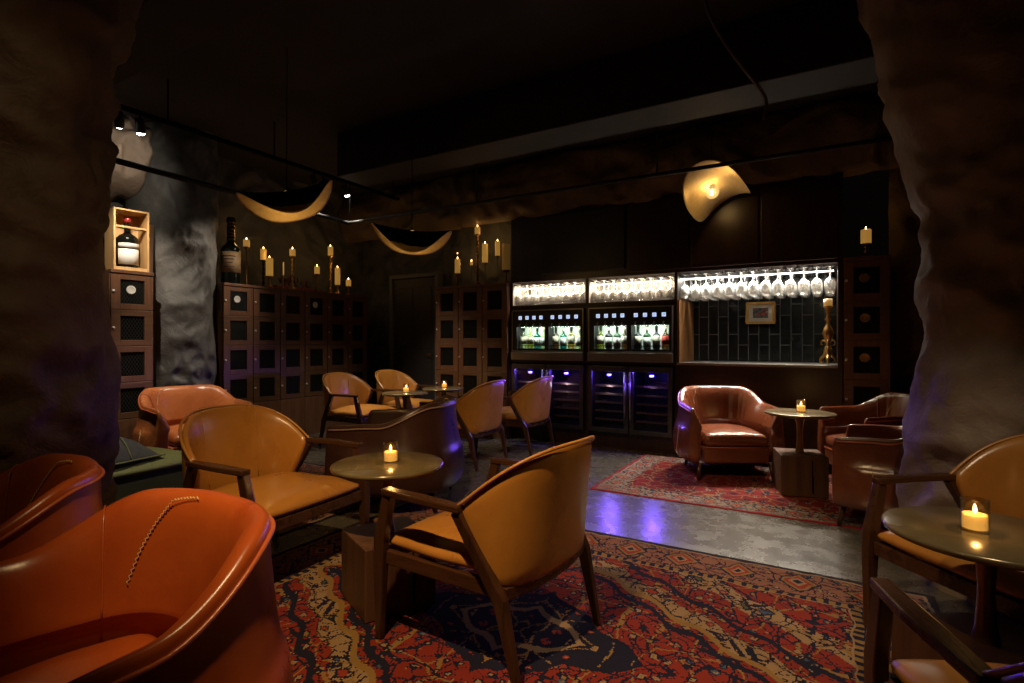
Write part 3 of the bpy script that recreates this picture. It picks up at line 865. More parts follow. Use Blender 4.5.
cl('slim pale taper at the left end of the red tray', 283.5, 259, 272, 286, .008, 'thin', BRASS, WAXW, 0, .028, Xw=-5.87)
cl('small candle on a turned brass candlestick in front of the red tray', 292.5, 247, 254, 287.5, .036, 'turned', BRASS, base=.042, Xw=-5.84)
cl('small candle on a dark turned stand at the right end of the red tray', 317, 263.5, 271, 289, .034, 'turned', BRASSD, base=.036, Xw=-5.84)
cl('candle on the tallest brass candlestick of the left wall lockers', 330.5, 244, 253, 291, .036, 'turned', BRASS, base=.042, Xw=-5.88)
cl('tall yellow pillar candle on a short brass foot beside the tallest candlestick', 337.5, 266, 283, 292, .036, 'turned', BRASS, base=.042, Xw=-5.83)
cl('small low candle at the far right end of the left wall lockers', 348.5, 278.5, 285, 294, .036, 'turned', BRASS, base=.04, Xw=-5.85)
BT = 1.9262
def cb(label, px, ytop, ysplit, ybase, rc, kind, mat, wax=WAX, lit=.25, base=.04, Yw=5.76):
    x, zc = onY(px, Yw); k = zc / FPX
    return candle(label, (x, Yw, BT), (ybase - ysplit) * k, (ysplit - ytop) * k, rc, kind, mat, wax, lit, base)
cb('small candle on a thin stand behind the tall turned candlestick on the dark lockers', 471.5, 258, 261.5, 283, .02, 'thin', BRASSD, lit=.35, Yw=5.84)
cb('candle on the tallest turned candlestick on the dark lockers', 477.5, 226, 233.5, 284, .036, 'turned', BRASSD, lit=.35, Yw=5.70)
cb('long yellow candle on a thin stem, third from the right on the dark lockers', 485, 243, 262, 284, .038, 'thin', BRASSD, base=.05, lit=.35, Yw=5.72)
cb('yellow candle on the tall thin stem near the dark lockers\' right end', 497.5, 240, 254.5, 283, .031, 'thin', BRASSD, base=.045, lit=.35)
cb('fat unlit amber candle on a turned stand at the right end of the dark lockers', 506, 243, 269, 283, .052, 'turned', BRASSD, WAXD, 0, .045, Yw=5.80)
# hurricane
x, zc = onY(457.5, 5.74)
t = thing('hurricane_candle', 'yellow candle in a tall glass cylinder at the left end of the dark lockers', 'candle', (x, 5.74, BT), 0, 'candles on the lockers')
MB().lathe([(0, 0), (.06, 0), (.06, .012), (.02, .022), (.012, .05), (.012, .13), (.045, .16), (.045, .175), (0, .175)], 20).build('stand', BRASSD, t, smooth=True)
MB().lathe([(0, .176), (.036, .176), (.036, .36), (.03, .365), (0, .358)], 18).build('candle', WAX, t, smooth=True)
MB().lathe([(.054, .016), (.056, .016), (.056, .44), (.054, .44)], 24).build('glass_cylinder', GLASS, t, smooth=True)
MB().lathe([(0, .36), (.004, .372), (.005, .38), (0, .40)], 8).build('flame', FLAME, t, smooth=True)
lamp('POINT', (x, 5.74, BT + .45), .35, (1, .55, .18), size=.02)
# candle on right locker
x, zc = onY(866, 5.80)
candle('yellow candle on a round brass holder on the locker right of the bar niche', (x, 5.80, 1.96), (258 - 244) * zc / FPX, 14 * zc / FPX, .042, 'turned', BRASS, WAX, .3, .055)
# ornate candlestick in the niche
x, zc = onY(828, 5.81)
t = thing('ornate_candlestick', 'tall ornate brass candlestick with scrolled feet and white candle on the bar counter', 'candle', (x, 5.81, .982), 0)
hs = (364 - 303) * zc / FPX - .02; z0 = .11
pr = [(.012, z0 - .03), (.03, z0), (.022, z0 + .02), (.014, z0 + .07), (.02, z0 + .10), (.036, z0 + .15), (.046, z0 + .19), (.036, z0 + .23), (.015, z0 + .27), (.013, z0 + .30), (.028, z0 + .315), (.014, z0 + .34), (.012, hs - .07), (.02, hs - .05), (.014, hs - .03), (.036, hs - .012), (.042, hs), (0, hs)]
MB().lathe(pr, 24).build('stem', BRASS, t, smooth=True)
for k in range(3):
    a = 2 * PI * k / 3 + .5; c_, s_ = math.cos(a), math.sin(a)
    P = [(.015, .17), (.05, .145), (.045, .11), (.06, .07), (.105, .06), (.12, .03), (.10, .008), (.075, .012), (.08, .03)]
    MB().tube([(c_ * r * .62, s_ * r * .62, z + .006) for r, z in P], [.011, .011, .012, .016, .014, .012, .012, .009, .006], 8).build('foot', BRASS, t, smooth=True, sub=1)
    P = [(.018, z0 + .10), (.05, z0 + .13), (.07, z0 + .10), (.06, z0 + .075), (.045, z0 + .085)]
    MB().tube([(c_ * r, s_ * r, z) for r, z in P], [.008, .008, .008, .007, .004], 8).build('scroll', BRASS, t, smooth=True, sub=1)
MB().lathe([(0, hs + .001), (.036, hs + .001), (.036, hs + .062), (.03, hs + .066), (0, hs + .06)], 18).build('candle', WAXW, t, smooth=True)

# ---- giant bottle, tray and ornament on the left lockers
def bottle_prof(h, r, neck=.32, rn=None):
    rn = rn or r * .36
    sh = h * (1 - neck)
    return [(0, .004), (r * .6, 0), (r * .97, .004), (r, .015), (r, sh * .86), (r * .96, sh * .92), (r * .7, sh * 1.0), (rn * 1.1, sh * 1.06), (rn, sh * 1.12), (rn * .95, h * .93), (rn * 1.18, h * .935), (rn * 1.18, h * .975), (rn * .95, h), (0, h)]
BG = noisy('dark_bottle_glass', (.003, .004, .003), (.006, .007, .005), 8, (.08, .16), bs=0)
y, zc = onX(231, -5.92)
hB = (284 - 217) * zc / FPX
t = thing('giant_wine_bottle', 'giant dark wine bottle with a tan paper label at the left end of the lockers', 'bottle', (-5.92, y, LT))
MB().lathe(bottle_prof(hB, .105, .42, .042), 32).build('glass', BG, t, smooth=True)
lb = MB(); n = 24
lb.grid(lambda i, j: Vector((.1065 * math.cos(-1.9 + 2.6 * i / n), .1065 * math.sin(-1.9 + 2.6 * i / n), .13 + .24 * j)), n + 1, 2)
lbo = lb.build('paper_label', noisy('old_label', (.20, .12, .05), (.32, .21, .10), 20, (.6, .8), bs=.05), t, smooth=True, solid=.001)
mk = MB()
for zz, a0, a1 in ((.31, -1.4, -.1), (.275, -1.25, -.25), (.235, -1.1, -.4), (.19, -1.3, -.2)):
    mk.grid(lambda i, j, zz=zz, a0=a0, a1=a1: Vector((.1078 * math.cos(a0 + (a1 - a0) * i / 10), .1078 * math.sin(a0 + (a1 - a0) * i / 10), zz + .012 * j)), 11, 2)
mk.build('label_print', plain('label_ink', (.05, .025, .015), .7), lbo, solid=.0006)
nk = MB()
for k in range(6): zz = hB * .66 + k * hB * .05; nk.lathe([(.042, zz), (.048, zz + .008), (.042, zz + .016)], 20)
nk.build('neck_rings', BRASSD, t, smooth=True)
y0, _ = onX(277, -5.92); y1, _ = onX(321, -5.92)
REDP = noisy('red_lacquer', (.30, .025, .012), (.42, .04, .018), 9, (.3, .45), bs=.05)
tr = MB(); yc = (y0 + y1) / 2; L = (y1 - y0) / 2
tr.box(-.08, .08, -L, L, 0, .012); tr.box(-.08, -.068, -L, L, .012, .045); tr.box(.068, .08, -L, L, .012, .045); tr.box(-.068, .068, -L, -L + .012, .012, .045); tr.box(-.068, .068, L - .012, L, .012, .045)
tag(tr.build('tray', REDP, loc=(-6.0, yc, LT + .001), bevel=.003), 'long red lacquered tray on the left wall lockers among the candles', 'tray')
orn = MB(); rs = random.Random(3)
for k in range(26):
    a = Vector((rs.uniform(-.03, .03), rs.uniform(-L * .7, L * .55), rs.uniform(.03, .12)))
    b = a + Vector((rs.uniform(-.02, .02), rs.uniform(-.10, .10), rs.uniform(.02, .10))); mid = (a + b) / 2 + Vector((0, 0, .03))
    orn.tube([a, mid, b], [.009, .007, .003], 6)
orn.tube([(0, -L * .75, .022), (0, 0, .026), (0, L * .6, .022)], .010, 8)
tag(orn.build('coral_ornament', noisy('dark_red_coral', (.10, .014, .010), (.17, .025, .016), 14, (.4, .6), bs=.1), loc=(-6.0, yc, LT + .004), smooth=True), 'dark red branching ornament lying in the red tray', 'ornament')

# ---- open crate with magnum, on the narrow lockers
cw_, chh, cdp = .285, .575, .24
t = thing('wine_crate', 'upright open pine wine crate on the narrow locker column', 'crate', (-5.72, 2.525, LT + .001), R(-6))
def part(name, m, mat, par, **k): return m.build(name, mat, par, **k)
part('side_board', MB().box(-cdp / 2, cdp / 2, -cw_ / 2, -cw_ / 2 + .016, 0, chh), CRATE, t, bevel=.002)
part('side_board', MB().box(-cdp / 2, cdp / 2, cw_ / 2 - .016, cw_ / 2, 0, chh), CRATE, t, bevel=.002)
part('top_board', MB().box(-cdp / 2, cdp / 2, -cw_ / 2 + .016, cw_ / 2 - .016, chh - .016, chh), CRATE, t, bevel=.002)
part('bottom_board', MB().box(-cdp / 2, cdp / 2, -cw_ / 2 + .016, cw_ / 2 - .016, 0, .016), CRATE, t, bevel=.002)
part('back_board', MB().box(-cdp / 2, -cdp / 2 + .01, -cw_ / 2 + .016, cw_ / 2 - .016, .016, chh - .016), CRATE, t)
part('neck_slat', MB().box(.02, .10, -cw_ / 2 + .016, -.045, chh * .70, chh * .70 + .016).box(.02, .10, .045, cw_ / 2 - .016, chh * .70, chh * .70 + .016).box(.075, .10, -.045, .045, chh * .70, chh * .70 + .016), CRATE, t)
part('front_lip', MB().box(.10, .118, -cw_ / 2 + .016, cw_ / 2 - .016, .016, .035), CRATE, t)
t = thing('magnum_bottle', 'large black wine bottle with white label and red capsule inside the pine crate', 'bottle', (-5.722, 2.528, LT + .0185), R(-6))
MB().lathe(bottle_prof(.50, .088, .34, .027), 32).build('glass', BG, t, smooth=True)
lb = MB(); lb.grid(lambda i, j: Vector((.0892 * math.cos(-1.25 + 2.5 * i / 24), .0892 * math.sin(-1.25 + 2.5 * i / 24), .045 + .15 * j)), 25, 2)
lbo = lb.build('paper_label', plain('white_label', (.72, .70, .66), .6), t, smooth=True, solid=.001)
lb = MB(); lb.grid(lambda i, j: Vector((.0895 * math.cos(-1.25 + 2.5 * i / 24), .0895 * math.sin(-1.25 + 2.5 * i / 24), .205 + .045 * j)), 25, 2)
lb.build('upper_label', plain('white_label_b', (.6, .58, .55), .6), t, smooth=True, solid=.001)
MB().lathe([(.0275, .45), (.0285, .45), (.033, .468), (.033, .49), (.027, .502), (0, .502)], 20).build('capsule', plain('red_capsule', (.28, .02, .015), .35), t, smooth=True)
b = MB(); b.box(-.008, .008, -.048, .048, 0, .50, Matrix.Translation((-5.80, 2.735, LT + .002)) @ Matrix.Rotation(R(3), 4, 'Y'))
tag(b.build('crate_lid', BOARD, bevel=.002), 'brown wooden crate lid standing beside the pine wine crate', 'lid')

# ================================================================== BENCH + THROW
t = thing('bench', 'low green upholstered bench left of the front tan armchair', 'bench', (-4.03, 1.73, 0), R(4))
MB().box(-.30, .30, -.34, .36, .02, .36).build('base', GREEND, t, bevel=.01)
def pad(i, j):
    u = -1 + 2 * i / 16; v = -1 + 2 * j / 16
    return Vector((.31 * u, .01 + .36 * v, .405 + .045 * (1 - abs(u) ** 6) * (1 - abs(v) ** 6)))
m = MB(); m.grid(pad, 17, 17); m.box(-.31, .31, -.35, .37, .362, .405); m.build('seat_pad', GREEN, t, smooth=True)
def thr(i, j, top=True):
    u = -1 + 2 * i / 24; v = -1 + 2 * j / 24
    h = (1 - abs(u) ** 3) * (1 - abs(v) ** 3)
    z = .15 * h * (1.0 - .30 * v) + .012 * NZ.noise(Vector((u * 4, v * 4, 2))) * h
    return Vector((.20 * u * (1 + .05 * NZ.noise(Vector((v * 3, 0, 1)))), .23 * v, z if top else -.002 * h))
m = MB(); m.grid(lambda i, j: thr(i, j), 25, 25); m.grid(lambda i, j: thr(i, j, False), 25, 25)
cshn = m.build('cushion', PLUM, loc=(-3.92, 1.62, .452), rz=R(10), smooth=True, sub=1)
tag(cshn, 'dark cushion with olive piping lying on the green bench', 'cushion')
MB().tube([Vector(thr(24, j)) + Vector((.002, 0, .004)) for j in range(25)], .006, 6).build('piping', GREEN, cshn, smooth=True)
MB().tube([Vector(thr(i, 13)) + Vector((0, 0, .004)) for i in range(25)], .005, 6).build('seam', GREEN, cshn, smooth=True)

# ================================================================== BAR: glass racks, dispensers, coolers
def hang_prof():
    # hangs upside down: z 0 = foot on top, going down
    return [(0, 0), (.034, 0), (.035, -.003), (.012, -.008), (.0045, -.02), (.004, -.095), (.012, -.108), (.038, -.128), (.049, -.160), (.0475, -.200), (.040, -.242), (.0385, -.242), (.046, -.200), (.0475, -.160), (.036, -.130), (.008, -.110)]
g0 = None
def rack(label, x0, x1, y0, y1, zt, cols, rows, glabel, ggroup, led):
    global g0
    t = thing('glass_rack', label, 'rack', ((x0 + x1) / 2, (y0 + y1) / 2, zt))
    hw, hd = (x1 - x0) / 2 - .004, (y1 - y0) / 2
    p = (2 * hw) / cols
    for c in range(cols + 1):
        x = -hw + p * c
        MB().box(x - .014 if c else x, x + .014 if c < cols else x, -hd, hd, -.016, -.012).box(x - .004 if c else x, x + .004 if c < cols else x, -hd, hd, -.012, 0).build('rail', BLACKM, t)
    MB().box(-hw + .03, hw - .03, -hd - .012, -hd - .004, -.064, -.055).build('led_strip', led, t)
    for c in range(cols):
        for r in range(rows):
            x = (x0 + x1) / 2 - hw + p * (c + .5); y = y0 + .05 + (y1 - y0 - .10) * r / (rows - 1)
            pos = (x + random.uniform(-.003, .003), y, zt - .0085)
            if g0 is None:
                g0 = MB().lathe(hang_prof(), 20).build('wine_glass', STEM, loc=pos, smooth=True); tag(g0, glabel, 'wine glass', ggroup)
            else:
                c_ = g0.copy(); COL.objects.link(c_); c_.location = pos; c_['label'] = glabel; c_['group'] = ggroup; c_.rotation_euler.z = random.random() * 6
    return t
RZT = 1.905
for (a, b), nm in zip(BX, ('left', 'middle')):
    rack('%s overhead glass rack above the %s wine dispenser' % (nm, 'left' if nm == 'left' else 'right'), a, b, BY + .03, BY + .49, RZT, 9, 4,
         'clear wine glass hanging upside down above the %s wine dispenser' % ('left' if nm == 'left' else 'right'), 'hanging glasses above the %s dispenser' % ('left' if nm == 'left' else 'right'), LEDW)
    # back plate of the rack bay
    struct(MB().box(a + .001, b - .001, BY + .50, BY + .515, 1.641, 1.924).build('trim_5', SATIN))
    struct(MB().box(a + .0005, a + .006, BY + .01, BY + .50, 1.641, 1.924).build('trim_6', SATIN))
    lamp('AREA', ((a + b) / 2, BY + .035, 1.865), 9, (1, .80, .58), ((a + b) / 2, BY + .40, 1.62), sx=.85, sy=.02)
rack('overhead glass rack across the tiled bar niche', NX[0], NX[1], BY + .03, BD - .06, RZT + .005, 13, 5,
     'clear wine glass hanging upside down above the tiled bar niche', 'hanging glasses in the bar niche', LEDC)
lamp('AREA', (-.62, BY + .36, 1.88), 10, (1, .92, .80), (-.62, BY + .30, .6), sx=1.3, sy=.05)
sl = lamp('AREA', (-.62, BY + .10, 1.885), 62, (1, .88, .72), (-.58, BY - .35, .5), sx=1.3, sy=.04); sl.data.spread = R(100)  # second strip lamp, added to put highlights on the far seats
struct(MB().box(NX[0] + .0005, NX[0] + .006, BY + .01, BD - .03, 1.641, 1.93).build('trim_7', STEEL))

BCOL = {'pale': (.30, .32, .16), 'teal': (.01, .12, .10), 'brown': (.10, .06, .02), 'olive': (.16, .17, .03), 'dark': (.010, .014, .010), 'green': (.02, .06, .02), 'amber': (.30, .20, .03)}
BM = {k: plain('bottle_' + k, c, .12) for k, c in BCOL.items()}
for k, c in (('pale', (.78, .84, .62)), ('teal', (.12, .52, .44)), ('olive', (.62, .66, .22)), ('amber', (.72, .60, .20)), ('brown', (.40, .26, .12))): BM[k] = clear('bottle_glass_' + k, c, .06, .08)
LM = {'cream': plain('label_cream', (.62, .58, .42), .6), 'white': plain('label_white', (.70, .70, .64), .6), 'red': plain('label_red', (.62, .05, .03), .6), 'orange': plain('label_orange', (.55, .22, .05), .6)}
CONT = [[('pale', 'cream'), ('olive', 'cream'), ('teal', 'white'), ('pale', 'white')], [('brown', 'cream'), ('teal', 'white'), ('amber', 'cream'), ('pale', 'white')],
        [('olive', 'cream'), ('dark', 'white'), ('green', 'white'), ('brown', 'cream')], [('dark', 'cream'), ('green', 'white'), ('dark', 'cream'), ('brown', 'red')]]
CN = ['far left', 'left middle', 'right middle', 'far right']; PN = ['first', 'second', 'third', 'fourth']
def dispenser(a, b, label, ci):
    W = b - a; t = thing('wine_dispenser', label, 'dispenser', ((a + b) / 2, BY, .976))
    hw = W / 2 - .012
    fx = lambda f: -W / 2 + W * f
    wins = [(fx(.085), fx(.475)), (fx(.53), fx(.945))]
    m = MB(); zb, z0, z1, zt = 0, .105, .405, .605
    m.box(-hw, hw, -.03, .40, z1, zt); m.box(-hw, wins[0][0], -.03, .40, z0, z1); m.box(wins[0][1], wins[1][0], -.03, .40, z0, z1); m.box(wins[1][1], hw, -.03, .40, z0, z1)
    m.box(-hw, hw, .34, .40, z0, z1); m.box(-hw, hw, .0, .40, 0, z0)
    m.build('casing', BLACK, t, bevel=.004)
    MB().box(-hw, hw, -.06, -.001, .002, .098).build('drip_tray', STEEL, t, bevel=.004)
    tr_ = MB(); tr_.box(-hw, hw, -.036, -.031, z0, z0 + .012); tr_.box(-hw, -hw + .012, -.036, -.031, z0, zt); tr_.box(hw - .012, hw, -.036, -.031, z0, zt); tr_.box(-hw, hw, -.036, -.031, zt - .012, zt)
    tr_.build('steel_trim', STEEL, t)
    for wi, (w0, w1) in enumerate(wins):
        MB().box(w0, w1, .115, .128, z0 + .01, z1 - .005).build('light_panel', BACKLT, t)
        MB().box(w0 + .002, w1 - .002, -.02, -.016, z0, z1).build('window', PANE, t)
        sh = MB(); sh.box(w0, w1, .0, .11, z0, z0 + .035)
        for k in range(9): x = w0 + (w1 - w0) * (k + .5) / 9; sh.box(x - .004, x + .004, -.004, -.0005, z0, z0 + .07)
        sh.box(w0, w1, -.006, -.001, z0 + .065, z0 + .075)
        sh.build('bottle_cradle', DSTEEL, t)
        for k in range(4):
            x = w0 + (w1 - w0) * (k + .5) / 4
            d = MB().box(x - .021, x + .021, -.034, -.0305, z1 + .085, z1 + .127).build('display', DISP, t)
            q = MB(); q.box(x - .013, x - .002, -.0348, -.0342, z1 + .098, z1 + .103); q.box(x + .003, x + .013, -.0348, -.0342, z1 + .098, z1 + .103); q.box(x - .012, x + .012, -.0348, -.0342, z1 + .112, z1 + .115); q.build('display_marks', DISPM, d)
            MB().tube([(x, -.031, z1 + .03), (x, -.055, z1 + .028), (x, -.058, z1 + .005)], .006, 8).build('spout', STEEL, t, smooth=True)
            bc, lc = CONT[ci + wi][k]
            p = (t.location.x + x + random.uniform(-.004, .004), BY + .056, .976 + z0 + .0355)
            bt = thing('wine_bottle', '%s bottle with %s label, %s from left in the %s dispenser window' % (bc.replace('pale', 'pale glass'), lc, PN[k], CN[ci + wi]), 'bottle', p, 0, 'bottles in the wine dispensers')
            hB = .258
            MB().lathe(bottle_prof(hB, .042, .36, .0145), 20).build('glass', BM[bc], bt, smooth=True)
            lz = .035 if lc == 'white' else .05
            MB().grid(lambda i, j: Vector((.0427 * math.cos(-3.2 + 3.2 * i / 16), .0427 * math.sin(-3.2 + 3.2 * i / 16), lz + .095 * j)), 17, 2).build('paper_label', LM[lc], bt, smooth=True, solid=.0006)
            MB().lathe([(.0150, hB * .80), (.0158, hB * .80), (.0165, hB * .93), (.0165, hB * .98), (.010, hB + .001), (0, hB + .001)], 14).build('capsule', LM['cream'] if k % 2 else BM['dark'], bt, smooth=True)
        lamp('AREA', (t.location.x + (w0 + w1) / 2, BY - .012, .976 + z1 - .006), 3.6, (.85, 1, .78), (t.location.x + (w0 + w1) / 2, BY + .06, 1.0), sx=.34, sy=.03)  # added front light so bottle labels show against the backlight
    return t
dispenser(*BX[0], 'left wine dispenser with two lit bottle windows and small displays', 0)
dispenser(*BX[1], 'right wine dispenser with two lit bottle windows and small displays', 2)

def cooler(x0, x1, hinge, label, bright):
    t = thing('wine_cooler', label, 'wine cooler', ((x0 + x1) / 2, BY, .162), 0, 'blue lit wine coolers')
    hw = (x1 - x0) / 2 - .004; H = .765
    b = MB(); b.box(-hw, hw, .50, .52, 0, H); b.box(-hw, -hw + .02, .0, .5, 0, H); b.box(hw - .02, hw, .0, .5, 0, H); b.box(-hw + .02, hw - .02, 0, .5, 0, .03); b.box(-hw + .02, hw - .02, 0, .5, H - .03, H)
    b.build('cabinet', BLACK, t)
    d = MB(); fw = .045; y0, y1 = -.045, -.006
    d.box(-hw, -hw + fw, y0, y1, .03, H); d.box(hw - fw, hw, y0, y1, .03, H); d.box(-hw + fw, hw - fw, y0, y1, .03, .03 + fw); d.box(-hw + fw, hw - fw, y0, y1, H - .06, H)
    do = d.build('door', DSTEEL, t, bevel=.003)
    MB().box(-hw + fw, hw - fw, -.03, -.024, .03 + fw, H - .06).build('glass_pane', PANE, do)
    hx = (hw - .022) * hinge
    h = MB(); h.tube([(hx, -.085, .14), (hx, -.085, H - .06)], .010, 10)
    for z in (.18, H - .10): h.tube([(hx, -.044, z), (hx, -.085, z)], .006, 8)
    h.build('handle', STEEL, do, smooth=True)
    for k in range(5):
        z = .15 + .095 * k
        s = MB(); s.box(-hw + .055, hw - .055, .03, .048, z, z + .022)
        for q in range(7): xx = -hw + .06 + (2 * hw - .12) * q / 6; s.tube([(xx, .05, z + .01), (xx, .46, z + .01)], .003, 5)
        s.build('shelf', wood('shelf_lip_%d' % random.randrange(9999), (.20, .13, .08), (.30, .2, .12), 0, .4), t)
    MB().lathe([(0, .006), (.024, .006), (.024, -.006), (.014, -.014), (0, -.014)], 16, c=(0, .012, H - .098)).build('led', LEDB, t, smooth=True)
    lamp('SPOT', (t.location.x, BY + .045, .162 + H - .066), 34, (.20, .07, 1), (t.location.x - .2, BY - 2, .45), size=.010, angle=165, blend=.3)
    lamp('POINT', (t.location.x, BY + .07, .162 + H - .09), 1.5, (.10, .06, 1), size=.010)
    lamp('POINT', (t.location.x, BY + .012, .162 + H - .25), bright, (.6, .55, .75), size=.012)
for i, (a, b) in enumerate(BX):
    mid = (a + b) / 2
    cooler(a + .01, mid - .004, 1, ['leftmost wine cooler, partly behind the tan armchair', 'third wine cooler from the left, left one under the right dispenser'][i], .9)
    cooler(mid + .004, b - .01, -1, ['second wine cooler from the left, with pale shelf edges', 'rightmost wine cooler, darkest and bluest inside'][i], .9 if i == 0 else .15)

# picture in the niche
x, zc = onY(760.5, BD - .03)
t = thing('picture', 'small gold framed picture hanging on the black niche tiles', 'picture', (x, BD - .022, zat(313.5, zc)))
hwp, hhp = .145, .12
fr = MB()
for (x0, x1, z0, z1) in ((-hwp, hwp, hhp - .028, hhp), (-hwp, hwp, -hhp, -hhp + .028), (-hwp, -hwp + .028, -hhp + .028, hhp - .028), (hwp - .028, hwp, -hhp + .028, hhp - .028)): fr.box(x0, x1, -.03, 0, z0, z1)
fr.build('frame', noisy('gilt_frame', (.55, .30, .07), (.72, .43, .12), 12, (.3, .45), .6, bs=.1), t, bevel=.006)
MB().box(-hwp + .028, hwp - .028, -.014, -.002, -hhp + .028, hhp - .028).build('mat_board', plain('picture_mat', (.55, .50, .40), .7), t)
pm, nt, bb = newmat('small_painting'); v = coords(nt)
nn = tnoise(nt, v, 22, 3)
nt.links.new(ramp(nt, nn, [(0, (.02, .03, .03)), (.42, (.03, .10, .09)), (.5, (.30, .03, .02)), (.58, (.02, .02, .02)), (.66, (.35, .30, .2))], True), bb.inputs['Base Color'])
MB().box(-.075, .075, -.017, -.0145, -.055, .055).build('painting', pm, t)

# ================================================================== LAMPS
def shade_geom(Rr, rho):
    m = MB(); n, k = 49, 21
    m.v.append((0, 0, 0))
    def mp(p, q):
        th = q / rho
        z = -rho * (1 - math.cos(th)) if abs(th) < PI else -2 * rho
        z += .10 * (p / Rr) ** 2 * .35 + .018 * math.sin(p * 9 + 1) * (q / Rr)
        return (p, rho * math.sin(th) * 1.0, z)
    for j in range(1, k):
        r = Rr * j / (k - 1)
        for i in range(n - 1):
            a = 2 * PI * i / (n - 1); rr = r * (1 + .05 * math.sin(2 * a + .6) + .03 * math.sin(3 * a))
            m.v.append(mp(rr * math.cos(a), rr * math.sin(a)))
    L = n - 1
    for i in range(L): m.f.append((0, 1 + i, 1 + (i + 1) % L))
    for j in range(k - 2):
        for i in range(L): m.f.append((1 + j * L + i, 1 + j * L + (i + 1) % L, 1 + (j + 1) * L + (i + 1) % L, 1 + (j + 1) * L + i))
    return m
def shade_lamp(label, loc, rot, Rr, rho, power, drop):
    t = thing('pendant_lamp', label, 'lamp', loc, 0, 'folded brass pendant lamps')
    s = shade_geom(Rr, rho)
    si = s.build('shade', GOLD, t, smooth=True); si.rotation_euler = rot
    me = si.data; me.materials.append(BLACK)
    mo = si.modifiers.new('solid', 'SOLIDIFY'); mo.thickness = .004; mo.offset = 0; mo.material_offset = 0
    # outer skin, black
    s2 = shade_geom(Rr * 1.0, rho); so = s2.build('outer_skin', SOOT, t, smooth=True); so.rotation_euler = rot
    up = Matrix(Euler(rot).to_matrix()) @ Vector((0, 0, 1))
    so.location = up * .006
    MB().tube([up * .008, Vector((0, 0, .03)) + up * .01, (0, 0, CZ - loc[2] - .001)], .0028, 8).build('cord', SOOT, t, smooth=True)
    b = Vector((0, 0, -drop))
    MB().lathe([(.030, -.002), (.030, -.01), (.014, -.03), (.016, -drop + .075), (.021, -drop + .058), (0, -drop + .056)], 18).build('socket', BLACKM, t, smooth=True)
    bu = MB().lathe([(.016, .062), (.022, .055), (.050, .036), (.064, 0), (.054, -.034), (.030, -.056), (0, -.064)], 28, c=(0, 0, -drop)).build('bulb', BULBG, t, smooth=True)
    MB().tube([(0, 0, -drop + .040), (0, 0, -drop - .030)], .011, 8).build('filament', FIL, bu, smooth=True)
    lamp('POINT', (loc[0], loc[1], loc[2] - drop - .0), power, (1, .72, .40), size=.05)
    return t
px_ = lambda x, y, zc: ((x - 512) / FPX * zc * CA - zc * SA, (x - 512) / FPX * zc * SA + zc * CA, zat(y, zc))
shade_lamp('folded gold pendant lamp with visible round bulb above the bar niche', px_(712, 187, 4.95), (R(-24), R(14), R(80)), .365, .27, 3, .05)
shade_lamp('larger crescent of a folded brass pendant lamp at the left, over the lockers', px_(287, 193, 4.0), (R(-2.5), R(-15), R(30.4 + 24)), .335, .235, 8, .05)
shade_lamp('crescent of a folded brass pendant lamp over the far left seating', px_(412, 232, 5.0), (R(1), R(3), R(30.4 + 12)), .36, .25, 7, .05)

# track with spot heads
t = thing('spot_track', 'black ceiling track along the left wall', 'track')
MB().box(-4.77, -4.73, 1.6, 5.2, 3.02, 3.05).build('rail', SOOT, t)
for y in (2.4, 3.4, 5.1): MB().tube([(-4.75, y, 3.049), (-4.75, y, CZ - .001)], .006, 8).build('hanger', SOOT, t)
SP = [(2.04, (-5.6, 2.5, 2.05), 130, 'first track spotlight, by the left rock pillar'), (2.19, (-5.2, 2.62, .5), 190, 'second track spotlight, brightest near the left pillar'),
      (3.88, (-4.6, 4.5, .4), 150, 'small track spotlight beside the crescent lamp tip'), (4.0, (-5.8, 3.1, 1.4), 90, 'bright track spotlight touching the crescent lamp tip'), (4.32, (-4.4, 5.2, .4), 110, 'right track spotlight above the pipe corner')]
for y, tg, pw, lab in SP:
    h = thing('spotlight', lab, 'spotlight', (-4.75, y, 2.93), 0, 'track spotlights')
    d = (Vector(tg) - Vector((-4.75, y, 2.93))).normalized(); q = d.to_track_quat('-Z', 'Y').to_matrix().to_4x4()
    MB().lathe([(0, .06), (.03, .06), (.034, .05), (.034, -.055), (.029, -.055), (.029, -.045), (0, -.045)], 20, M=q).build('housing', BLACKM, h, smooth=True)
    MB().lathe([(0, -.050), (.028, -.050), (.028, -.060), (.018, -.068), (0, -.070)], 16, M=q).build('lens', LENS, h)
    MB().tube([(0, 0, .03), (0, 0, .092)], .008, 8).build('mount', BLACKM, h)
    lamp('SPOT', tuple(Vector((-4.75, y, 2.93)) + d * .085), pw, (1, .86, .68), tg, .02, 42 if y < 2.3 else 62, .8)

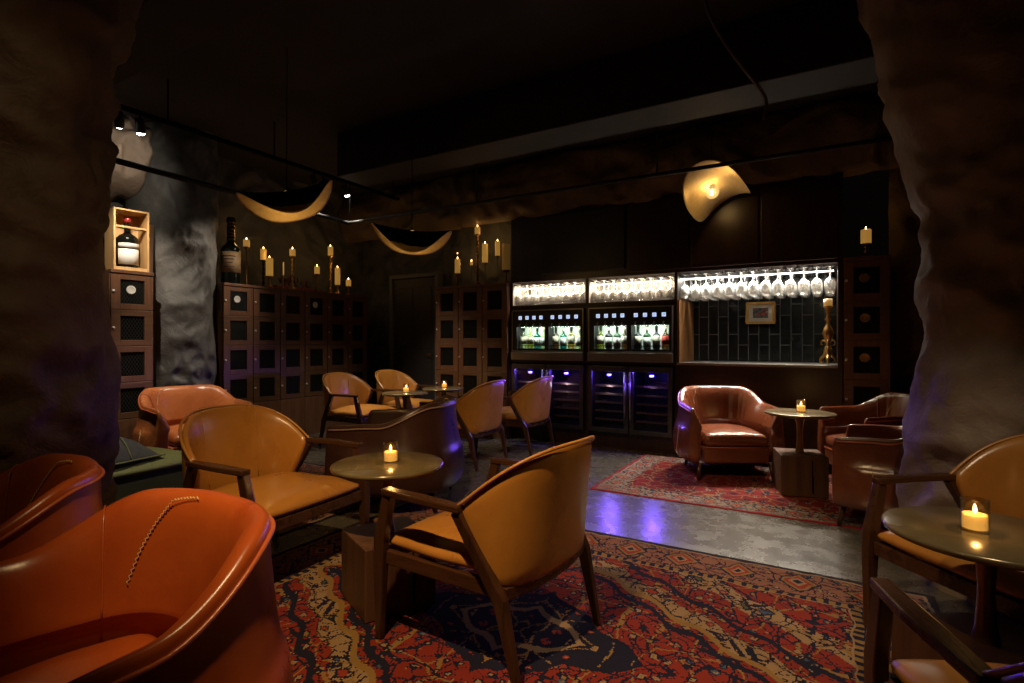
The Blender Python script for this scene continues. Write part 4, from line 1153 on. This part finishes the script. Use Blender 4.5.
# suspended pipe
t = thing('pipe_rail', 'thin black pipe hung from the ceiling, turning the corner above the seating', 'pipe')
MB().tube([(-4.62, 1.2, 2.58), (-4.80, 4.40, 2.58)], .024, 12).build('left_run', BLACKM, t, smooth=True)
MB().tube([(-4.80, 4.40, 2.58), (2.6, 4.44, 2.58)], .016, 12).build('long_run', BLACKM, t, smooth=True)
for x in (-4.79, -3.0, -1.2, .6): MB().tube([(x, 4.42, 2.58), (x, 4.42, CZ - .001)], .010, 8).build('hanger', BLACKM, t, smooth=True)
# loose cable
pts = [px_(700, -6, 2.9), px_(715, 30, 2.9), px_(742, 68, 2.95), px_(764, 92, 3.0), px_(768, 104, 3.0), px_(763, 122, 3.0)]
pts = [(pts[0][0], pts[0][1], CZ - .001)] + pts
tag(MB().tube(pts, .011, 8).build('cable', plain('grey_cable', (.10, .10, .10), .5), smooth=True, sub=1), 'loose grey cable hanging from the ceiling above the bar niche', 'cable')

# ================================================================== LIGHTS overhead (spots without fixtures, some added to brighten single places)
lamp('SPOT', (-.87, .40, 3.05), 370, (1, .66, .30), (-1.4, 2.15, .4), .04, 68, .7)
lamp('SPOT', (.45, 1.4, 3.05), 120, (1, .78, .52), (-.16, 2.7, 0), .04, 57, .8)
lamp('SPOT', (-.9, 4.6, 2.9), 12, (1, .82, .60), (.1, 5.1, .5), .04, 60, .8)
lamp('SPOT', (-3.0, 1.9, 3.05), 190, (1, .84, .62), (-3.95, 1.75, .4), .04, 26, .8)  # extra lamp with no fixture, added to light the green bench
lamp('SPOT', (-1.6, 4.2, 2.85), 62, (1, .88, .82), (-2.85, 4.70, .45), .04, 31, .8)
lamp('SPOT', (-4.85, 2.35, 2.86), 26, (1, .90, .72), (-6.0, 2.25, 2.72), .04, 95, .8)  # added lamp on the rock overhang, standing for track spotlight spill
lamp('SPOT', (-3.1, 4.75, 2.9), 85, (1, .88, .74), (-4.75, 4.65, .55), .04, 50, .8)
lamp('SPOT', (-1.7, .1, 3.2), 20, (1, .74, .44), (-3.2, 1.0, 1.3), .05, 60, .9)  # unseen lamp added to lift the dim left pillar
